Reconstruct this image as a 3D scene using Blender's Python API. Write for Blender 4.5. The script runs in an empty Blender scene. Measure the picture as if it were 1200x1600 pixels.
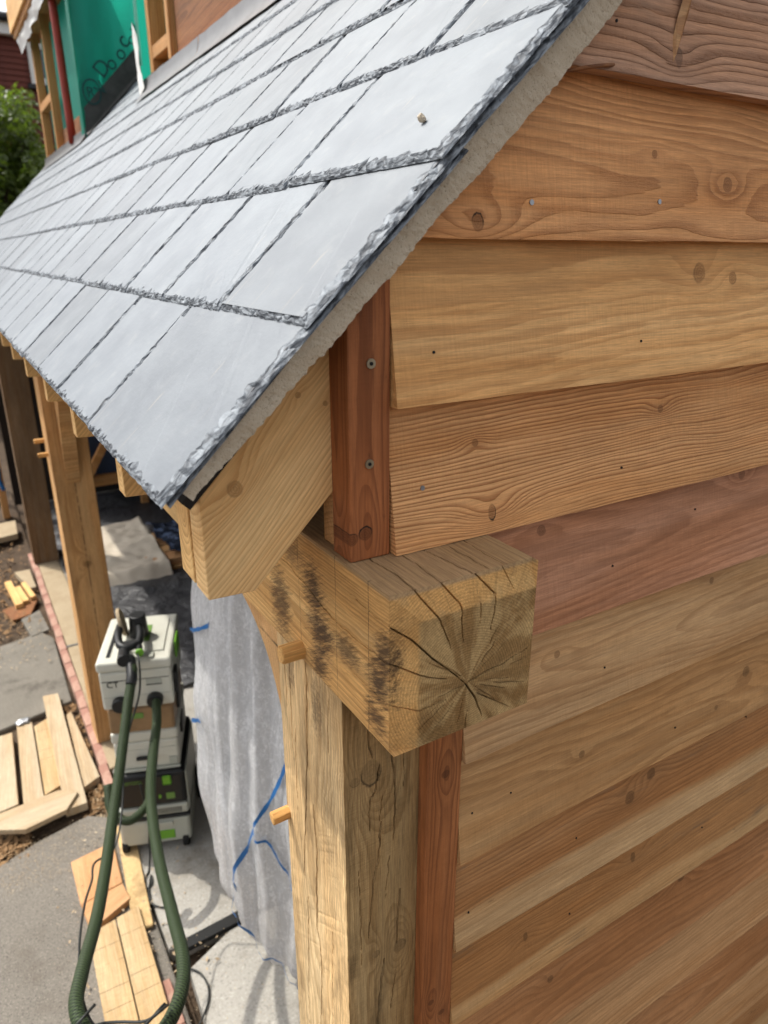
import bpy, bmesh, math, random
import numpy as np
from mathutils import Vector, Matrix, noise as mnoise
random.seed(7); RNG = np.random.default_rng(7)
SC = bpy.context.scene
COL = SC.collection
R = math.radians

# ------------------------------------------------------------------ camera, world, sun, exposure
cam_d = bpy.data.cameras.new('camera'); cam = bpy.data.objects.new('camera', cam_d); COL.objects.link(cam)
cam_d.sensor_fit = 'VERTICAL'; cam_d.sensor_height = 24.0; cam_d.lens = 1103.3/1600*24.0
cam_d.clip_start = 0.02; cam_d.clip_end = 2000
_p, _a = R(20.08), R(31.22)
cam.location = (-.359, -.5704, .5501)
_f = Vector((math.sin(_a)*math.cos(_p), math.cos(_a)*math.cos(_p), -math.sin(_p)))
cam.rotation_euler = _f.to_track_quat('-Z', 'Y').to_euler()
cam_d.dof.use_dof = True; cam_d.dof.focus_distance = 1.0; cam_d.dof.aperture_fstop = 3.6
SC.camera = cam
SUN_EL, SUN_DIR = 56.0, Vector((-.55, .83, 0)).normalized()
sun_d = bpy.data.lights.new('sun', 'SUN'); sun = bpy.data.objects.new('sun', sun_d); COL.objects.link(sun)
sun_d.energy = 2.0; sun_d.angle = R(.8); sun_d.color = (1, .95, .86)
sv = Vector((SUN_DIR.x*math.cos(R(SUN_EL)), SUN_DIR.y*math.cos(R(SUN_EL)), math.sin(R(SUN_EL))))
sun.rotation_euler = sv.to_track_quat('Z', 'Y').to_euler(); sun.location = (-6, 4, 9)
W = bpy.data.worlds.new('World'); SC.world = W; W.use_nodes = True
_n = W.node_tree; _n.nodes.clear()
_sky = _n.nodes.new('ShaderNodeTexSky'); _sky.sky_type = 'NISHITA'; _sky.sun_disc = False
_sky.sun_elevation = R(SUN_EL); _sky.sun_rotation = math.atan2(SUN_DIR.x, SUN_DIR.y)
_sky.air_density = 1.0; _sky.dust_density = 4.0; _sky.ozone_density = 1.0
_hs = _n.nodes.new('ShaderNodeHueSaturation'); _hs.inputs['Saturation'].default_value = .22
_bg = _n.nodes.new('ShaderNodeBackground'); _bg.inputs['Strength'].default_value = .15
_wo = _n.nodes.new('ShaderNodeOutputWorld')
_n.links.new(_sky.outputs[0], _hs.inputs['Color']); _n.links.new(_hs.outputs[0], _bg.inputs[0]); _n.links.new(_bg.outputs[0], _wo.inputs[0])
SC.view_settings.view_transform = 'Standard'; SC.view_settings.look = 'None'
SC.view_settings.exposure = 1.0; SC.view_settings.gamma = 1.0; SC.view_settings.use_curve_mapping = False
SC.cycles.use_adaptive_sampling = True; SC.cycles.adaptive_threshold = .025; SC.cycles.max_bounces = 5; SC.cycles.diffuse_bounces = 3; SC.cycles.use_denoising = True

# ------------------------------------------------------------------ helpers: naming and linking
def tag(o, label=None, cat=None, group=None, kind=None):
    if label: o['label'] = label
    if cat: o['category'] = cat
    if group: o['group'] = group
    if kind: o['kind'] = kind
    return o
def empty(name, loc=(0,0,0), rz=0, label=None, cat=None, group=None):
    o = bpy.data.objects.new(name, None); COL.objects.link(o); o.location = loc; o.rotation_euler = (0,0,rz)
    o.empty_display_size = .1
    return tag(o, label, cat, group)
def obj(name, me, mat=None, parent=None, loc=None, rot=None, mtx=None):
    o = bpy.data.objects.new(name, me); COL.objects.link(o)
    if mat is not None:
        if len(me.materials) == 0: me.materials.append(mat)
    if parent is not None: o.parent = parent
    if mtx is not None: o.matrix_basis = mtx
    if loc is not None: o.location = loc
    if rot is not None: o.rotation_euler = rot
    return o
def mesh(name, v, f, smooth=False):
    me = bpy.data.meshes.new(name); me.from_pydata([tuple(map(float, p)) for p in v], [], f); me.update()
    if smooth: me.polygons.foreach_set('use_smooth', [True]*len(me.polygons))
    return me
def bm_mesh(name, bm, smooth=False):
    me = bpy.data.meshes.new(name); bmesh.ops.recalc_face_normals(bm, faces=bm.faces); bm.to_mesh(me); bm.free()
    if smooth: me.polygons.foreach_set('use_smooth', [True]*len(me.polygons))
    return me
def box_bm(bm, lo, hi, bev=0, seg=1, mtx=None):
    r = bmesh.ops.create_cube(bm, size=1.0); vs = r['verts']
    lo, hi = Vector(lo), Vector(hi); c = (lo+hi)/2; s = hi-lo
    for v in vs: v.co = Vector((v.co.x*s.x, v.co.y*s.y, v.co.z*s.z)) + c
    if bev > 0:
        es = list({e for v in vs for e in v.link_edges})
        g = bmesh.ops.bevel(bm, geom=es, offset=bev, segments=seg, affect='EDGES', profile=.5)
        vs = list({v for f in g['faces'] for v in f.verts} | set(v for v in vs if v.is_valid))
    if mtx is not None:
        bmesh.ops.transform(bm, matrix=mtx, verts=[v for v in vs if v.is_valid])
    return bm
def box(name, lo, hi, mat, parent=None, bev=.0015, seg=1, loc=None, rot=None, wob=0):
    bm = bmesh.new(); box_bm(bm, lo, hi, bev, seg)
    if wob:
        for v in bm.verts: v.co += Vector((random.uniform(-wob, wob), random.uniform(-wob, wob), random.uniform(-wob, wob)))
    return obj(name, bm_mesh(name, bm), mat, parent, loc, rot)
def cyl_me(name, r, h, n=20, r2=None, bev=0):
    bm = bmesh.new()
    bmesh.ops.create_cone(bm, cap_ends=True, segments=n, radius1=r, radius2=r if r2 is None else r2, depth=h)
    if bev:
        es = [e for e in bm.edges if abs(e.verts[0].co.z-e.verts[1].co.z) < 1e-6]
        bmesh.ops.bevel(bm, geom=es, offset=bev, segments=2, affect='EDGES', profile=.5)
    me = bm_mesh(name, bm)
    return me
def prism(name, poly, y0, y1, mat, parent=None, bev=.0012, axis='y'):
    """polygon in (x,z) extruded along y"""
    bm = bmesh.new()
    a = [bm.verts.new((p[0], y0, p[1])) for p in poly]; b = [bm.verts.new((p[0], y1, p[1])) for p in poly]
    n = len(poly); bm.faces.new(a); bm.faces.new(b[::-1])
    for i in range(n): bm.faces.new((a[i], b[i], b[(i+1) % n], a[(i+1) % n]))
    if bev: bmesh.ops.bevel(bm, geom=list(bm.edges), offset=bev, segments=1, affect='EDGES')
    return obj(name, bm_mesh(name, bm), mat, parent)
def catmull(pts, n=8):
    pts = [Vector(p) for p in pts]; P = [2*pts[0]-pts[1]] + pts + [2*pts[-1]-pts[-2]]; out = []
    for i in range(1, len(P)-2):
        for k in range(n):
            t = k/n; a, b, c, d = P[i-1], P[i], P[i+1], P[i+2]
            out.append(.5*((2*b)+(c-a)*t+(2*a-5*b+4*c-d)*t*t+(3*b-a-3*c+d)*t**3))
    out.append(pts[-1]); return out
def tube(name, pts, r, mat, parent=None, n=10, sub=8, ripple=0, per=.012):
    """swept tube with a UV map: u = metres along, v = turn"""
    P = catmull(pts, sub); v = []; f = []; uv = []
    L = [0.0]
    for i in range(1, len(P)): L.append(L[-1] + (P[i]-P[i-1]).length)
    up = Vector((.3, .5, .8)).normalized()
    for i, p in enumerate(P):
        t = (P[min(i+1, len(P)-1)] - P[max(i-1, 0)]).normalized()
        s = t.cross(up).normalized(); up = s.cross(t).normalized()
        rr = r*(1 + ripple*math.sin(L[i]/per*2*math.pi)) if ripple else r
        for k in range(n):
            a = 2*math.pi*k/n; v.append(p + (s*math.cos(a)+up*math.sin(a))*rr)
    m = len(P)
    for i in range(m-1):
        for k in range(n):
            k2 = (k+1) % n
            f.append((i*n+k, i*n+k2, (i+1)*n+k2, (i+1)*n+k)); uv += [(L[i], k/n), (L[i], (k+1)/n), (L[i+1], (k+1)/n), (L[i+1], k/n)]
    f.append(tuple(range(n))[::-1]); uv += [(0, 0)]*n
    f.append(tuple(range((m-1)*n, m*n))); uv += [(L[-1], 0)]*n
    me = mesh(name, v, f, True); ul = me.uv_layers.new(name='UVMap')
    ul.data.foreach_set('uv', np.array(uv, 'f').ravel())
    return obj(name, me, mat, parent)

# ------------------------------------------------------------------ helpers: node materials
def S(r, g, b):
    f = lambda c: (c/255/12.92) if c/255 <= .04045 else ((c/255+.055)/1.055)**2.4
    return (f(r), f(g), f(b), 1)
class NT:
    def __init__(s, name):
        s.mat = bpy.data.materials.new(name); s.mat.use_nodes = True
        s.t = s.mat.node_tree; s.t.nodes.clear()
        s.out = s.t.nodes.new('ShaderNodeOutputMaterial'); s.bsdf = s.t.nodes.new('ShaderNodeBsdfPrincipled')
        s.t.links.new(s.bsdf.outputs[0], s.out.inputs['Surface'])
    def put(s, i, v):
        if isinstance(v, bpy.types.NodeSocket): s.t.links.new(v, i)
        elif v is not None:
            if hasattr(i.default_value, '__len__') and not hasattr(v, '__len__'): v = (v,)*len(i.default_value)
            if hasattr(i.default_value, '__len__') and len(i.default_value) < len(v): v = v[:len(i.default_value)]
            if hasattr(i.default_value, '__len__') and len(i.default_value) > len(v): v = tuple(v)+(1,)
            i.default_value = v
    def m(s, op, a, b=None, c=None, clamp=False):
        n = s.t.nodes.new('ShaderNodeMath'); n.operation = op; n.use_clamp = clamp
        s.put(n.inputs[0], a); s.put(n.inputs[1], b) if b is not None else 0; s.put(n.inputs[2], c) if c is not None else 0
        return n.outputs[0]
    def add(s, a, b): return s.m('ADD', a, b)
    def sub(s, a, b): return s.m('SUBTRACT', a, b)
    def mul(s, a, b): return s.m('MULTIPLY', a, b)
    def ss(s, x, lo, hi):
        n = s.t.nodes.new('ShaderNodeMapRange'); n.interpolation_type = 'SMOOTHSTEP'
        s.put(n.inputs['Value'], x); s.put(n.inputs['From Min'], lo); s.put(n.inputs['From Max'], hi); return n.outputs[0]
    def xyz(s, src='Object'):
        tc = s.t.nodes.new('ShaderNodeTexCoord'); sp = s.t.nodes.new('ShaderNodeSeparateXYZ')
        s.t.links.new(tc.outputs[src], sp.inputs[0]); s.co = tc.outputs[src]; return sp.outputs
    def vec(s, x, y, z):
        n = s.t.nodes.new('ShaderNodeCombineXYZ'); s.put(n.inputs[0], x); s.put(n.inputs[1], y); s.put(n.inputs[2], z); return n.outputs[0]
    def noise(s, v, scale, detail=2, rough=.5, dist=0, off=None):
        if off is not None:
            a = s.t.nodes.new('ShaderNodeVectorMath'); a.operation = 'ADD'; s.put(a.inputs[0], v); s.put(a.inputs[1], (off, off*1.7, off*.6)); v = a.outputs[0]
        n = s.t.nodes.new('ShaderNodeTexNoise'); s.put(n.inputs['Vector'], v)
        n.inputs['Scale'].default_value = scale; n.inputs['Detail'].default_value = detail; n.inputs['Roughness'].default_value = rough; n.inputs['Distortion'].default_value = dist
        return n.outputs[0]
    def voro(s, v, scale, feature='F1'):
        n = s.t.nodes.new('ShaderNodeTexVoronoi'); n.feature = feature; s.put(n.inputs['Vector'], v); n.inputs['Scale'].default_value = scale; return n.outputs
    def mix(s, f, a, b, mode='MIX'):
        n = s.t.nodes.new('ShaderNodeMix'); n.data_type = 'RGBA'; n.blend_type = mode; n.clamp_factor = True
        s.put(n.inputs[0], f); s.put(n.inputs[6], a); s.put(n.inputs[7], b); return n.outputs[2]
    def bump(s, h, strength=.5, dist=.001, normal=None):
        n = s.t.nodes.new('ShaderNodeBump'); n.inputs['Strength'].default_value = strength; n.inputs['Distance'].default_value = dist
        s.put(n.inputs['Height'], h)
        if normal is not None: s.put(n.inputs['Normal'], normal)
        return n.outputs[0]
    def fin(s, col, rough=.7, normal=None, spec=.3, **kw):
        s.put(s.bsdf.inputs['Base Color'], col); s.put(s.bsdf.inputs['Roughness'], rough)
        s.bsdf.inputs['Specular IOR Level'].default_value = spec
        if normal is not None: s.put(s.bsdf.inputs['Normal'], normal)
        for k, v in kw.items(): s.put(s.bsdf.inputs[k.replace('_', ' ')], v)
        return s.mat

def wood(name, light, dark, seed=0, ring=.011, pith=(.06, .05), tilt=(.02, .03), con=.8, saw=.5, knots=(), sap=None,
         sapline=None, grey=None, greyamt=0., blots=(), lines=(), rough=.72, bump=.5, wob=.012, vary=.25, fibre=.22, dirt=.25, tearout=0., endgrain=False, front=None):
    """solid wood: growth rings round a tilted pith along local x, knots that push the rings aside, fibres, saw marks"""
    t = NT(name); x, y, z = t.xyz()
    sx = t.add(x, seed*3.17)
    lowv = t.vec(t.mul(sx, 2.2), t.mul(y, 7), t.mul(z, 7))
    n1 = t.noise(lowv, 1.0, 2, .5, off=seed); n2 = t.noise(lowv, 1.0, 2, .5, off=seed+11.3)
    yy = t.add(t.sub(y, pith[0]), t.add(t.mul(x, tilt[0]), t.mul(t.sub(n1, .5), wob*2)))
    zz = t.add(t.sub(z, pith[1]), t.add(t.mul(x, tilt[1]), t.mul(t.sub(n2, .5), wob*3)))
    r = t.m('SQRT', t.add(t.mul(yy, yy), t.mul(zz, zz)))
    kmask = None; krim = None; khalo = None
    jig = t.mul(t.sub(t.noise(t.co, 140, 3, .7, off=seed), .5), .55)
    for i, k in enumerate(knots):
        kx, kz, kr = k[0], k[1], k[2]; big = k[4] if len(k) > 4 else 1.0
        dx, dz = t.sub(x, kx), t.sub(z, kz)
        q = t.add(t.m('POWER', t.m('ABSOLUTE', t.m('DIVIDE', dx, kr*5.0)), 2), t.m('POWER', t.m('ABSOLUTE', t.m('DIVIDE', dz, kr*2.3)), 2))
        d = t.m('SQRT', t.add(t.m('POWER', t.m('ABSOLUTE', t.m('DIVIDE', dx, kr*big)), 2), t.m('POWER', t.m('ABSOLUTE', t.m('DIVIDE', dz, kr)), 2)))
        if len(k) > 3 and k[3] is not None:
            yq = t.m('POWER', t.m('ABSOLUTE', t.m('DIVIDE', t.sub(y, k[3]), kr*4)), 2); q = t.add(q, yq); d = t.add(d, yq)
        g = t.m('EXPONENT', t.mul(q, -1)); r = t.add(r, t.mul(g, kr*(1.9 if i % 2 else -1.9)))
        d = t.add(d, jig)
        rs = k[5] if len(k) > 5 else .42
        ang = t.m('ARCTAN2', dz, dx)
        ins = t.ss(d, 1.06, .8); rim = t.mul(t.mul(t.ss(d, .8, .97), t.ss(d, 1.16, 1.0)), t.mul(t.ss(t.add(t.m('SINE', t.add(ang, kx*40)), t.mul(jig, 3)), -1.0, .8), rs))
        kr_ = t.m('FRACT', t.mul(d, 3.1)); inner = t.mul(ins, t.add(.42, t.mul(t.add(kr_, jig), .35)))
        star = t.mul(t.ss(t.m('ABSOLUTE', t.m('SINE', t.add(t.mul(ang, 1.5), t.add(kx*70, jig)))), .16, .05), t.ss(d, .75, .2)); inner = t.m('MAXIMUM', inner, t.mul(star, 1.0))
        halo = t.mul(g, .5)
        kmask = inner if kmask is None else t.m('MAXIMUM', kmask, inner)
        krim = rim if krim is None else t.m('MAXIMUM', krim, rim)
        khalo = halo if khalo is None else t.m('MAXIMUM', khalo, halo)
    fv = t.vec(t.mul(sx, 9), t.mul(y, 330), t.mul(z, 330)); fib = t.noise(fv, 1.0, 2, .75)
    fv2 = t.vec(t.mul(sx, 55), t.mul(y, 800), t.mul(z, 800)); fib2 = t.noise(fv2, 1.0, 2, .65)
    ph = t.add(t.m('DIVIDE', r, ring), t.mul(t.sub(t.noise(t.vec(t.mul(sx, 14), t.mul(y, 120), t.mul(z, 120)), 1.0, 2, .5), .5), .35))
    ph = t.add(ph, t.mul(n1, 1.6)); ph = t.add(ph, t.mul(t.noise(t.vec(t.mul(r, 75), seed*1.3, t.mul(sx, .4)), 1.0, 1, .5), 1.9))
    fr = t.m('FRACT', ph)
    late = t.mul(t.ss(fr, .25, .9), t.ss(fr, 1.0, .93))
    late = t.mul(late, t.ss(t.noise(t.vec(t.mul(sx, 3), t.mul(y, 22), t.mul(z, 22)), 1.0, 2, .5, off=seed+3), .12, .62))
    sv_ = t.noise(t.vec(t.add(t.mul(sx, 330), t.mul(z, 12)), t.mul(z, 26), t.mul(y, 26)), 1.0, 2, .55)
    smask = t.ss(t.noise(t.vec(t.mul(sx, 3.2), t.mul(z, 9), t.mul(y, 9)), 1.0, 2, .5, off=seed+5), .4, .65)
    sawv = t.mul(t.sub(sv_, .5), t.mul(t.add(smask, .25), saw))
    late = t.mul(late, t.add(.5, t.mul(fib2, 1.0))); con = con*1.05; fibre = fibre*1.8; vary = vary*1.3
    col = t.mix(t.mul(late, con), light, dark)
    big_ = t.noise(t.vec(t.mul(sx, 2.0), t.mul(y, 9), t.mul(z, 9)), 1.0, 3, .55, off=seed+8)
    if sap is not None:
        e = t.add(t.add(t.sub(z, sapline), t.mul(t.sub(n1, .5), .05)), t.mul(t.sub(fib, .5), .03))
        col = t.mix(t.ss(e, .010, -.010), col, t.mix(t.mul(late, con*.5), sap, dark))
    hue_ = t.ss(t.noise(t.vec(t.mul(sx, 1.1), t.mul(y, 6), t.mul(z, 13)), 1.0, 3, .6, .4, off=seed+17), .36, .66)
    col = t.mix(t.mul(hue_, .8), col, t.mix(1.0, col, (.86, .74, .60, 1), 'MULTIPLY'))
    mott = t.ss(t.noise(t.vec(t.mul(sx, 22), t.mul(y, 48), t.mul(z, 48)), 1.0, 4, .7, .3, off=seed+41), .35, .75)
    col = t.mix(t.mul(mott, .28), col, t.mix(1.0, col, (.74, .68, .60, 1), 'MULTIPLY'))
    lum = t.add(1.08, t.mul(t.sub(big_, .5), vary*2.2))
    lum = t.mul(lum, t.add(1.0, t.mul(t.sub(fib, .5), fibre*2))); lum = t.mul(lum, t.add(1.0, t.mul(t.sub(fib2, .5), fibre*1.2)))
    lum = t.mul(lum, t.add(1.0, t.mul(sawv, .38)))
    if grey is not None:
        gm = t.ss(t.noise(t.vec(t.mul(sx, 5), t.mul(y, 26), t.mul(z, 26)), 1.0, 4, .65, off=seed+21), .62-greyamt*.5, .8-greyamt*.35)
        col = t.mix(t.mul(gm, min(1, .45+greyamt)), col, grey)
    if front is not None:      # painted shade: the -y face has its colour multiplied darker
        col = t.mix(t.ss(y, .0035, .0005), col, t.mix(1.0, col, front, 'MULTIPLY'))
    if endgrain:      # weathered end and top of the plate: grey bleaching in sectors round the pith, pale heart
        an = t.m('ARCTAN2', t.sub(z, pith[1]), t.sub(y, pith[0]))
        sec = t.noise(t.vec(t.mul(t.m('COSINE', an), 1.7), t.mul(t.m('SINE', an), 1.7), t.mul(r, 9)), 1.0, 4, .6, .3, off=4.2)
        ray = t.noise(t.vec(t.mul(t.m('COSINE', an), 26), t.mul(t.m('SINE', an), 26), t.mul(r, 10)), 1.0, 2, .6)
        endm = t.ss(x, .013, .010)
        inner_ = t.mul(endm, t.mul(t.ss(y, -.030, -.037), t.ss(z, .170, .164)))
        col = t.mix(t.mul(inner_, .72), col, t.mix(t.ss(sec, .42, .58), S(108, 80, 45), S(170, 144, 100)))
        col = t.mix(t.mul(t.mul(inner_, t.ss(fr, .55, .95)), .35), col, S(88, 68, 42))
        col = t.mix(t.mul(t.mul(endm, t.ss(ray, .5, .75)), .28), col, S(96, 74, 46))
        col = t.mix(t.mul(t.mul(t.ss(z, .196, .2), t.ss(x, .001, .006)), t.add(.35, t.mul(big_, .5))), col, S(132, 114, 92))
    if khalo is not None:
        col = t.mix(t.mul(khalo, .55), col, dark)
        kd = tuple(c*.55 for c in dark[:3]) + (1,)
        col = t.mix(kmask, col, kd)
        col = t.mix(t.mul(krim, .95), col, (.018, .011, .007, 1))
    for (bx, bz, bw, bh, by, st) in blots:
        q = t.add(t.m('POWER', t.m('ABSOLUTE', t.m('DIVIDE', t.sub(x, bx), bw)), 2), t.m('POWER', t.m('ABSOLUTE', t.m('DIVIDE', t.sub(z, bz), bh)), 2))
        if by is not None: q = t.add(q, t.m('POWER', t.m('ABSOLUTE', t.m('DIVIDE', t.sub(y, by), .02)), 4))
        g = t.m('EXPONENT', t.mul(q, -1))
        nb = t.noise(t.vec(t.mul(sx, 40), t.mul(y, 160), t.mul(t.add(z, t.mul(x, .5)), 230)), 1.0, 5, .78, off=bx*5)
        mk = t.ss(t.add(t.mul(g, .46), t.mul(nb, .85)), .60, .92)
        col = t.mix(t.mul(mk, st), col, (.055, .031, .017, 1))
    for (ax, pos, wd) in lines:
        c_ = {'x': x, 'y': y, 'z': z}[ax]
        dl = t.m('ABSOLUTE', t.sub(c_, t.add(pos, t.mul(t.sub(n1, .5), .004))))
        mk = t.mul(t.mul(t.ss(dl, wd, wd*.3), t.ss(t.noise(t.co, 25, 2, .5, off=pos*9), .3, .55)), t.ss(y, -.006, -.001) if (name == 'oak_plate') else 1.0)
        col = t.mix(t.mul(mk, .8), col, (.02, .015, .01, 1))
    if dirt:
        dm = t.ss(t.noise(t.vec(t.mul(sx, 18), t.mul(y, 60), t.mul(z, 60)), 1.0, 4, .7, off=seed+31), .62, .8)
        col = t.mix(t.mul(dm, dirt), col, tuple(c*.35 for c in dark[:3])+(1,))
    mlt = t.t.nodes.new('ShaderNodeVectorMath'); mlt.operation = 'SCALE'; t.put(mlt.inputs[0], col); t.put(mlt.inputs['Scale'], lum)
    h = t.add(t.mul(fib, .6), t.add(t.mul(sawv, 1.3), t.mul(fib2, .4)))
    if tearout: h = t.add(h, t.mul(late, .6))
    if tearout:
        tv = t.noise(t.vec(t.mul(sx, 130), t.mul(y, 220), t.mul(z, 220)), 1.0, 3, .6, off=seed+2)
        h = t.add(h, t.mul(t.mul(tv, late), tearout*3))
    return t.fin(mlt.outputs[0], t.add(rough, t.mul(t.sub(fib, .5), .2)), t.bump(h, bump, .0012), .25)

def plain(name, c, rough=.6, metal=0, nscale=40, namt=.12, bump=0, spec=.35, **kw):
    t = NT(name); t.xyz(); n = t.noise(t.co, nscale, 4, .6)
    col = t.mix(1.0, c, t.mix(n, (1-namt*2,)*3+(1,), (1+namt*.6,)*3+(1,)), 'MULTIPLY')
    return t.fin(col, t.add(rough-.06, t.mul(n, .12)), t.bump(n, bump, .002) if bump else None, spec, Metallic=metal, **kw)

# ------------------------------------------------------------------ materials
OAK_L, OAK_D = S(196, 158, 104), S(140, 100, 56)
M = {}
M['oak_plate'] = wood('oak_plate', S(204, 166, 110), S(152, 110, 62), 1, .0034, (-.104, .067), (.004, -.003), .5, .3, grey=S(146, 124, 92), greyamt=.1,
    blots=[(.205, .13, .045, .05, 0, .9), (.185, .075, .055, .055, 0, .95), (.195, .02, .04, .035, 0, .85), (.018, .125, .035, .045, 0, .9), (.035, .08, .04, .045, 0, .95), (.04, .03, .035, .03, 0, .9), (.11, .085, .05, .03, 0, .8), (.32, .06, .05, .08, 0, .8), (.27, .16, .05, .03, 0, .6)],
    lines=[('x', .25, .0009), ('x', .139, .0008), ('x', .057, .0010)], rough=.8, bump=.7, wob=.004, vary=.4, fibre=.3, dirt=.4, endgrain=True)
M['oak_post'] = wood('oak_post', S(204, 178, 136), S(152, 122, 82), 2, .0055, (.13, -.11), (.01, -.015), .5, .9, knots=[(2.166, -.043, .016, .0, 1.4, .8), (2.16, -.017, .008, .0), (1.80, -.093, .012, .0), (1.81, -.049, .007, .0)],
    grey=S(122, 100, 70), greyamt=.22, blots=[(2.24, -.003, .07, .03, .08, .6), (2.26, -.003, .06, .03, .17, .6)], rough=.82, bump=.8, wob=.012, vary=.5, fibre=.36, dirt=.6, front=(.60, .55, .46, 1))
M['oak_far'] = wood('oak_far', S(192, 152, 104), S(142, 104, 64), 3, .007, (.1, .0), (.01, .01), .5, 1.6, knots=[(1.2, -.1, .02, .0)], rough=.8, bump=.6, vary=.35, dirt=.5, lines=[('z', -.1, .004)])
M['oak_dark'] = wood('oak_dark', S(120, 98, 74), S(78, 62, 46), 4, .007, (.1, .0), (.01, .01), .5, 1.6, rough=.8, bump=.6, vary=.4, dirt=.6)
M['cedar_batten'] = wood('cedar_batten', S(156, 98, 60), S(106, 60, 34), 5, .006, (.03, .04), (.004, .006), .6, .35, knots=[(.034, .034, .009, None, 1, 1.2), (.029, .052, .008, None, 1, .8)], rough=.68, bump=.45, vary=.45, dirt=.6)
M['cedar_batten_low'] = wood('cedar_batten_low', S(158, 102, 62), S(108, 64, 38), 6, .006, (.03, .04), (.004, .006), .6, .5, knots=[(2.131, .03, .007, None), (1.62, .02, .006, None), (1.66, .043, .006, None)], rough=.7, bump=.5, vary=.5, dirt=.65)
M['pine'] = wood('pine', S(224, 188, 134), S(186, 138, 84), 7, .0055, (.045, .19), (.0, -.055), .6, .15, knots=[(.1195, .0615, .0095, None, 1, .3), (.245, .073, .0035, None), (.26, .04, .003, None)], rough=.6, bump=.25, vary=.16, fibre=.16, dirt=.12)
M['pine_far'] = wood('pine_far', S(224, 184, 124), S(180, 132, 76), 8, .007, (.02, .06), (.0, .02), .7, .1, rough=.62, bump=.2, vary=.2, fibre=.12, dirt=.15)
M['pine_offcut'] = wood('pine_offcut', S(176, 160, 134), S(146, 124, 96), 9, .009, (.03, .03), (.01, .03), .5, .5, knots=[(.22, .03, .011, None), (.45, .06, .008, None)], rough=.72, bump=.4, vary=.2, dirt=.25)
M['pine_sawn'] = wood('pine_sawn', S(180, 158, 122), S(150, 124, 90), 10, .009, (.03, .05), (.01, .03), .4, 1.2, knots=[(.3, .04, .012, None)], rough=.75, bump=.5, vary=.15, dirt=.2, lines=[('x', .12, .002), ('x', .21, .002), ('x', .33, .002), ('x', .42, .002)])
M['cedar_offcut'] = wood('cedar_offcut', S(184, 144, 104), S(152, 106, 70), 12, .008, (.04, .09), (.0, .04), .6, .4, rough=.72, bump=.4, vary=.2, dirt=.2)
M['stud'] = wood('stud', S(186, 142, 92), S(146, 100, 58), 13, .008, (.03, .06), (.01, .01), .6, .2, rough=.7, bump=.3, vary=.25, dirt=.2)
M['shed_board'] = wood('shed_board', S(136, 92, 58), S(98, 62, 38), 14, .012, (.05, .05), (.02, .06), .7, .3, knots=[(.5, .12, .02, None)], rough=.7, bump=.4, vary=.3)
M['peg'] = wood('peg', S(206, 164, 104), S(170, 122, 70), 15, .004, (.0, .0), (.0, .0), .5, .1, rough=.65, bump=.3, vary=.15, dirt=.2)

def slate_mat():
    t = NT('slate'); x, y, z = t.xyz()
    oi = t.t.nodes.new('ShaderNodeObjectInfo')
    v = t.vec(t.add(x, t.mul(oi.outputs['Random'], 37)), t.add(y, t.mul(oi.outputs['Random'], 91)), z)
    n1 = t.noise(v, 9, 3, .55); n2 = t.noise(v, 60, 4, .65)
    n3 = t.noise(t.vec(t.mul(x, 10), t.mul(y, 60), z), 1.0, 3, .6)
    col = t.mix(t.ss(t.add(t.mul(n1, .7), t.mul(n2, .3)), .3, .7), S(99, 105, 112), S(115, 121, 127))
    streak = t.ss(t.noise(t.vec(t.add(t.mul(x, 90), t.mul(oi.outputs['Random'], 50)), t.mul(y, 5), z), 1.0, 2, .5, .8), .70, .78)
    col = t.mix(t.mul(streak, .25), col, S(176, 164, 140))
    scr = t.ss(t.noise(t.vec(t.add(t.mul(x, 260), t.mul(y, 60)), t.mul(y, 9), t.mul(oi.outputs['Random'], 60)), 1.0, 2, .5, .5), .72, .76); col = t.mix(t.mul(scr, .3), col, S(70, 74, 80))
    dst = t.ss(t.noise(v, 26, 4, .7), .52, .72); col = t.mix(t.mul(dst, .22), col, S(138, 140, 140))
    spk = t.ss(t.noise(v, 420, 1, .5), .74, .8); col = t.mix(t.mul(spk, .35), col, S(90, 92, 95))
    lum = t.add(.87, t.mul(oi.outputs['Random'], .24))
    s = t.t.nodes.new('ShaderNodeVectorMath'); s.operation = 'SCALE'; t.put(s.inputs[0], col); t.put(s.inputs['Scale'], lum)
    h = t.add(t.add(t.mul(n1, .8), t.mul(n2, .35)), t.mul(n3, .2))
    return t.fin(s.outputs[0], t.add(.42, t.mul(n2, .2)), t.bump(h, .5, .0025), .45)
M['slate'] = slate_mat()
def slate_edge_mat():
    t = NT('slate_chipped'); x, y, z = t.xyz()
    n = t.noise(t.vec(t.mul(x, 45), t.mul(y, 45), t.mul(z, 420)), 1.0, 3, .6, .6)
    col = t.mix(t.ss(n, .35, .65), S(60, 64, 70), S(138, 144, 150))
    return t.fin(col, .62, t.bump(n, .6, .002), .22)
M['slate_edge'] = slate_edge_mat()
M['slate_dark'] = plain('slate_dark', S(92, 94, 98), .55, nscale=90, namt=.3, bump=.6)
def mortar_mat():
    t = NT('mortar'); x, y, z = t.xyz()
    n = t.noise(t.co, 14, 4, .6); g = t.noise(t.co, 420, 2, .6); n2 = t.noise(t.co, 90, 3, .6)
    col = t.mix(n, S(176, 160, 137), S(206, 193, 172)); col = t.mix(t.mul(t.ss(g, .6, .72), .6), col, S(196, 188, 172)); col = t.mix(t.mul(t.ss(g, .4, .3), .5), col, S(96, 86, 72))
    return t.fin(col, .92, t.bump(t.add(t.mul(g, .7), t.mul(n2, .8)), .8, .0025), .15)
M['mortar'] = mortar_mat()
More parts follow.
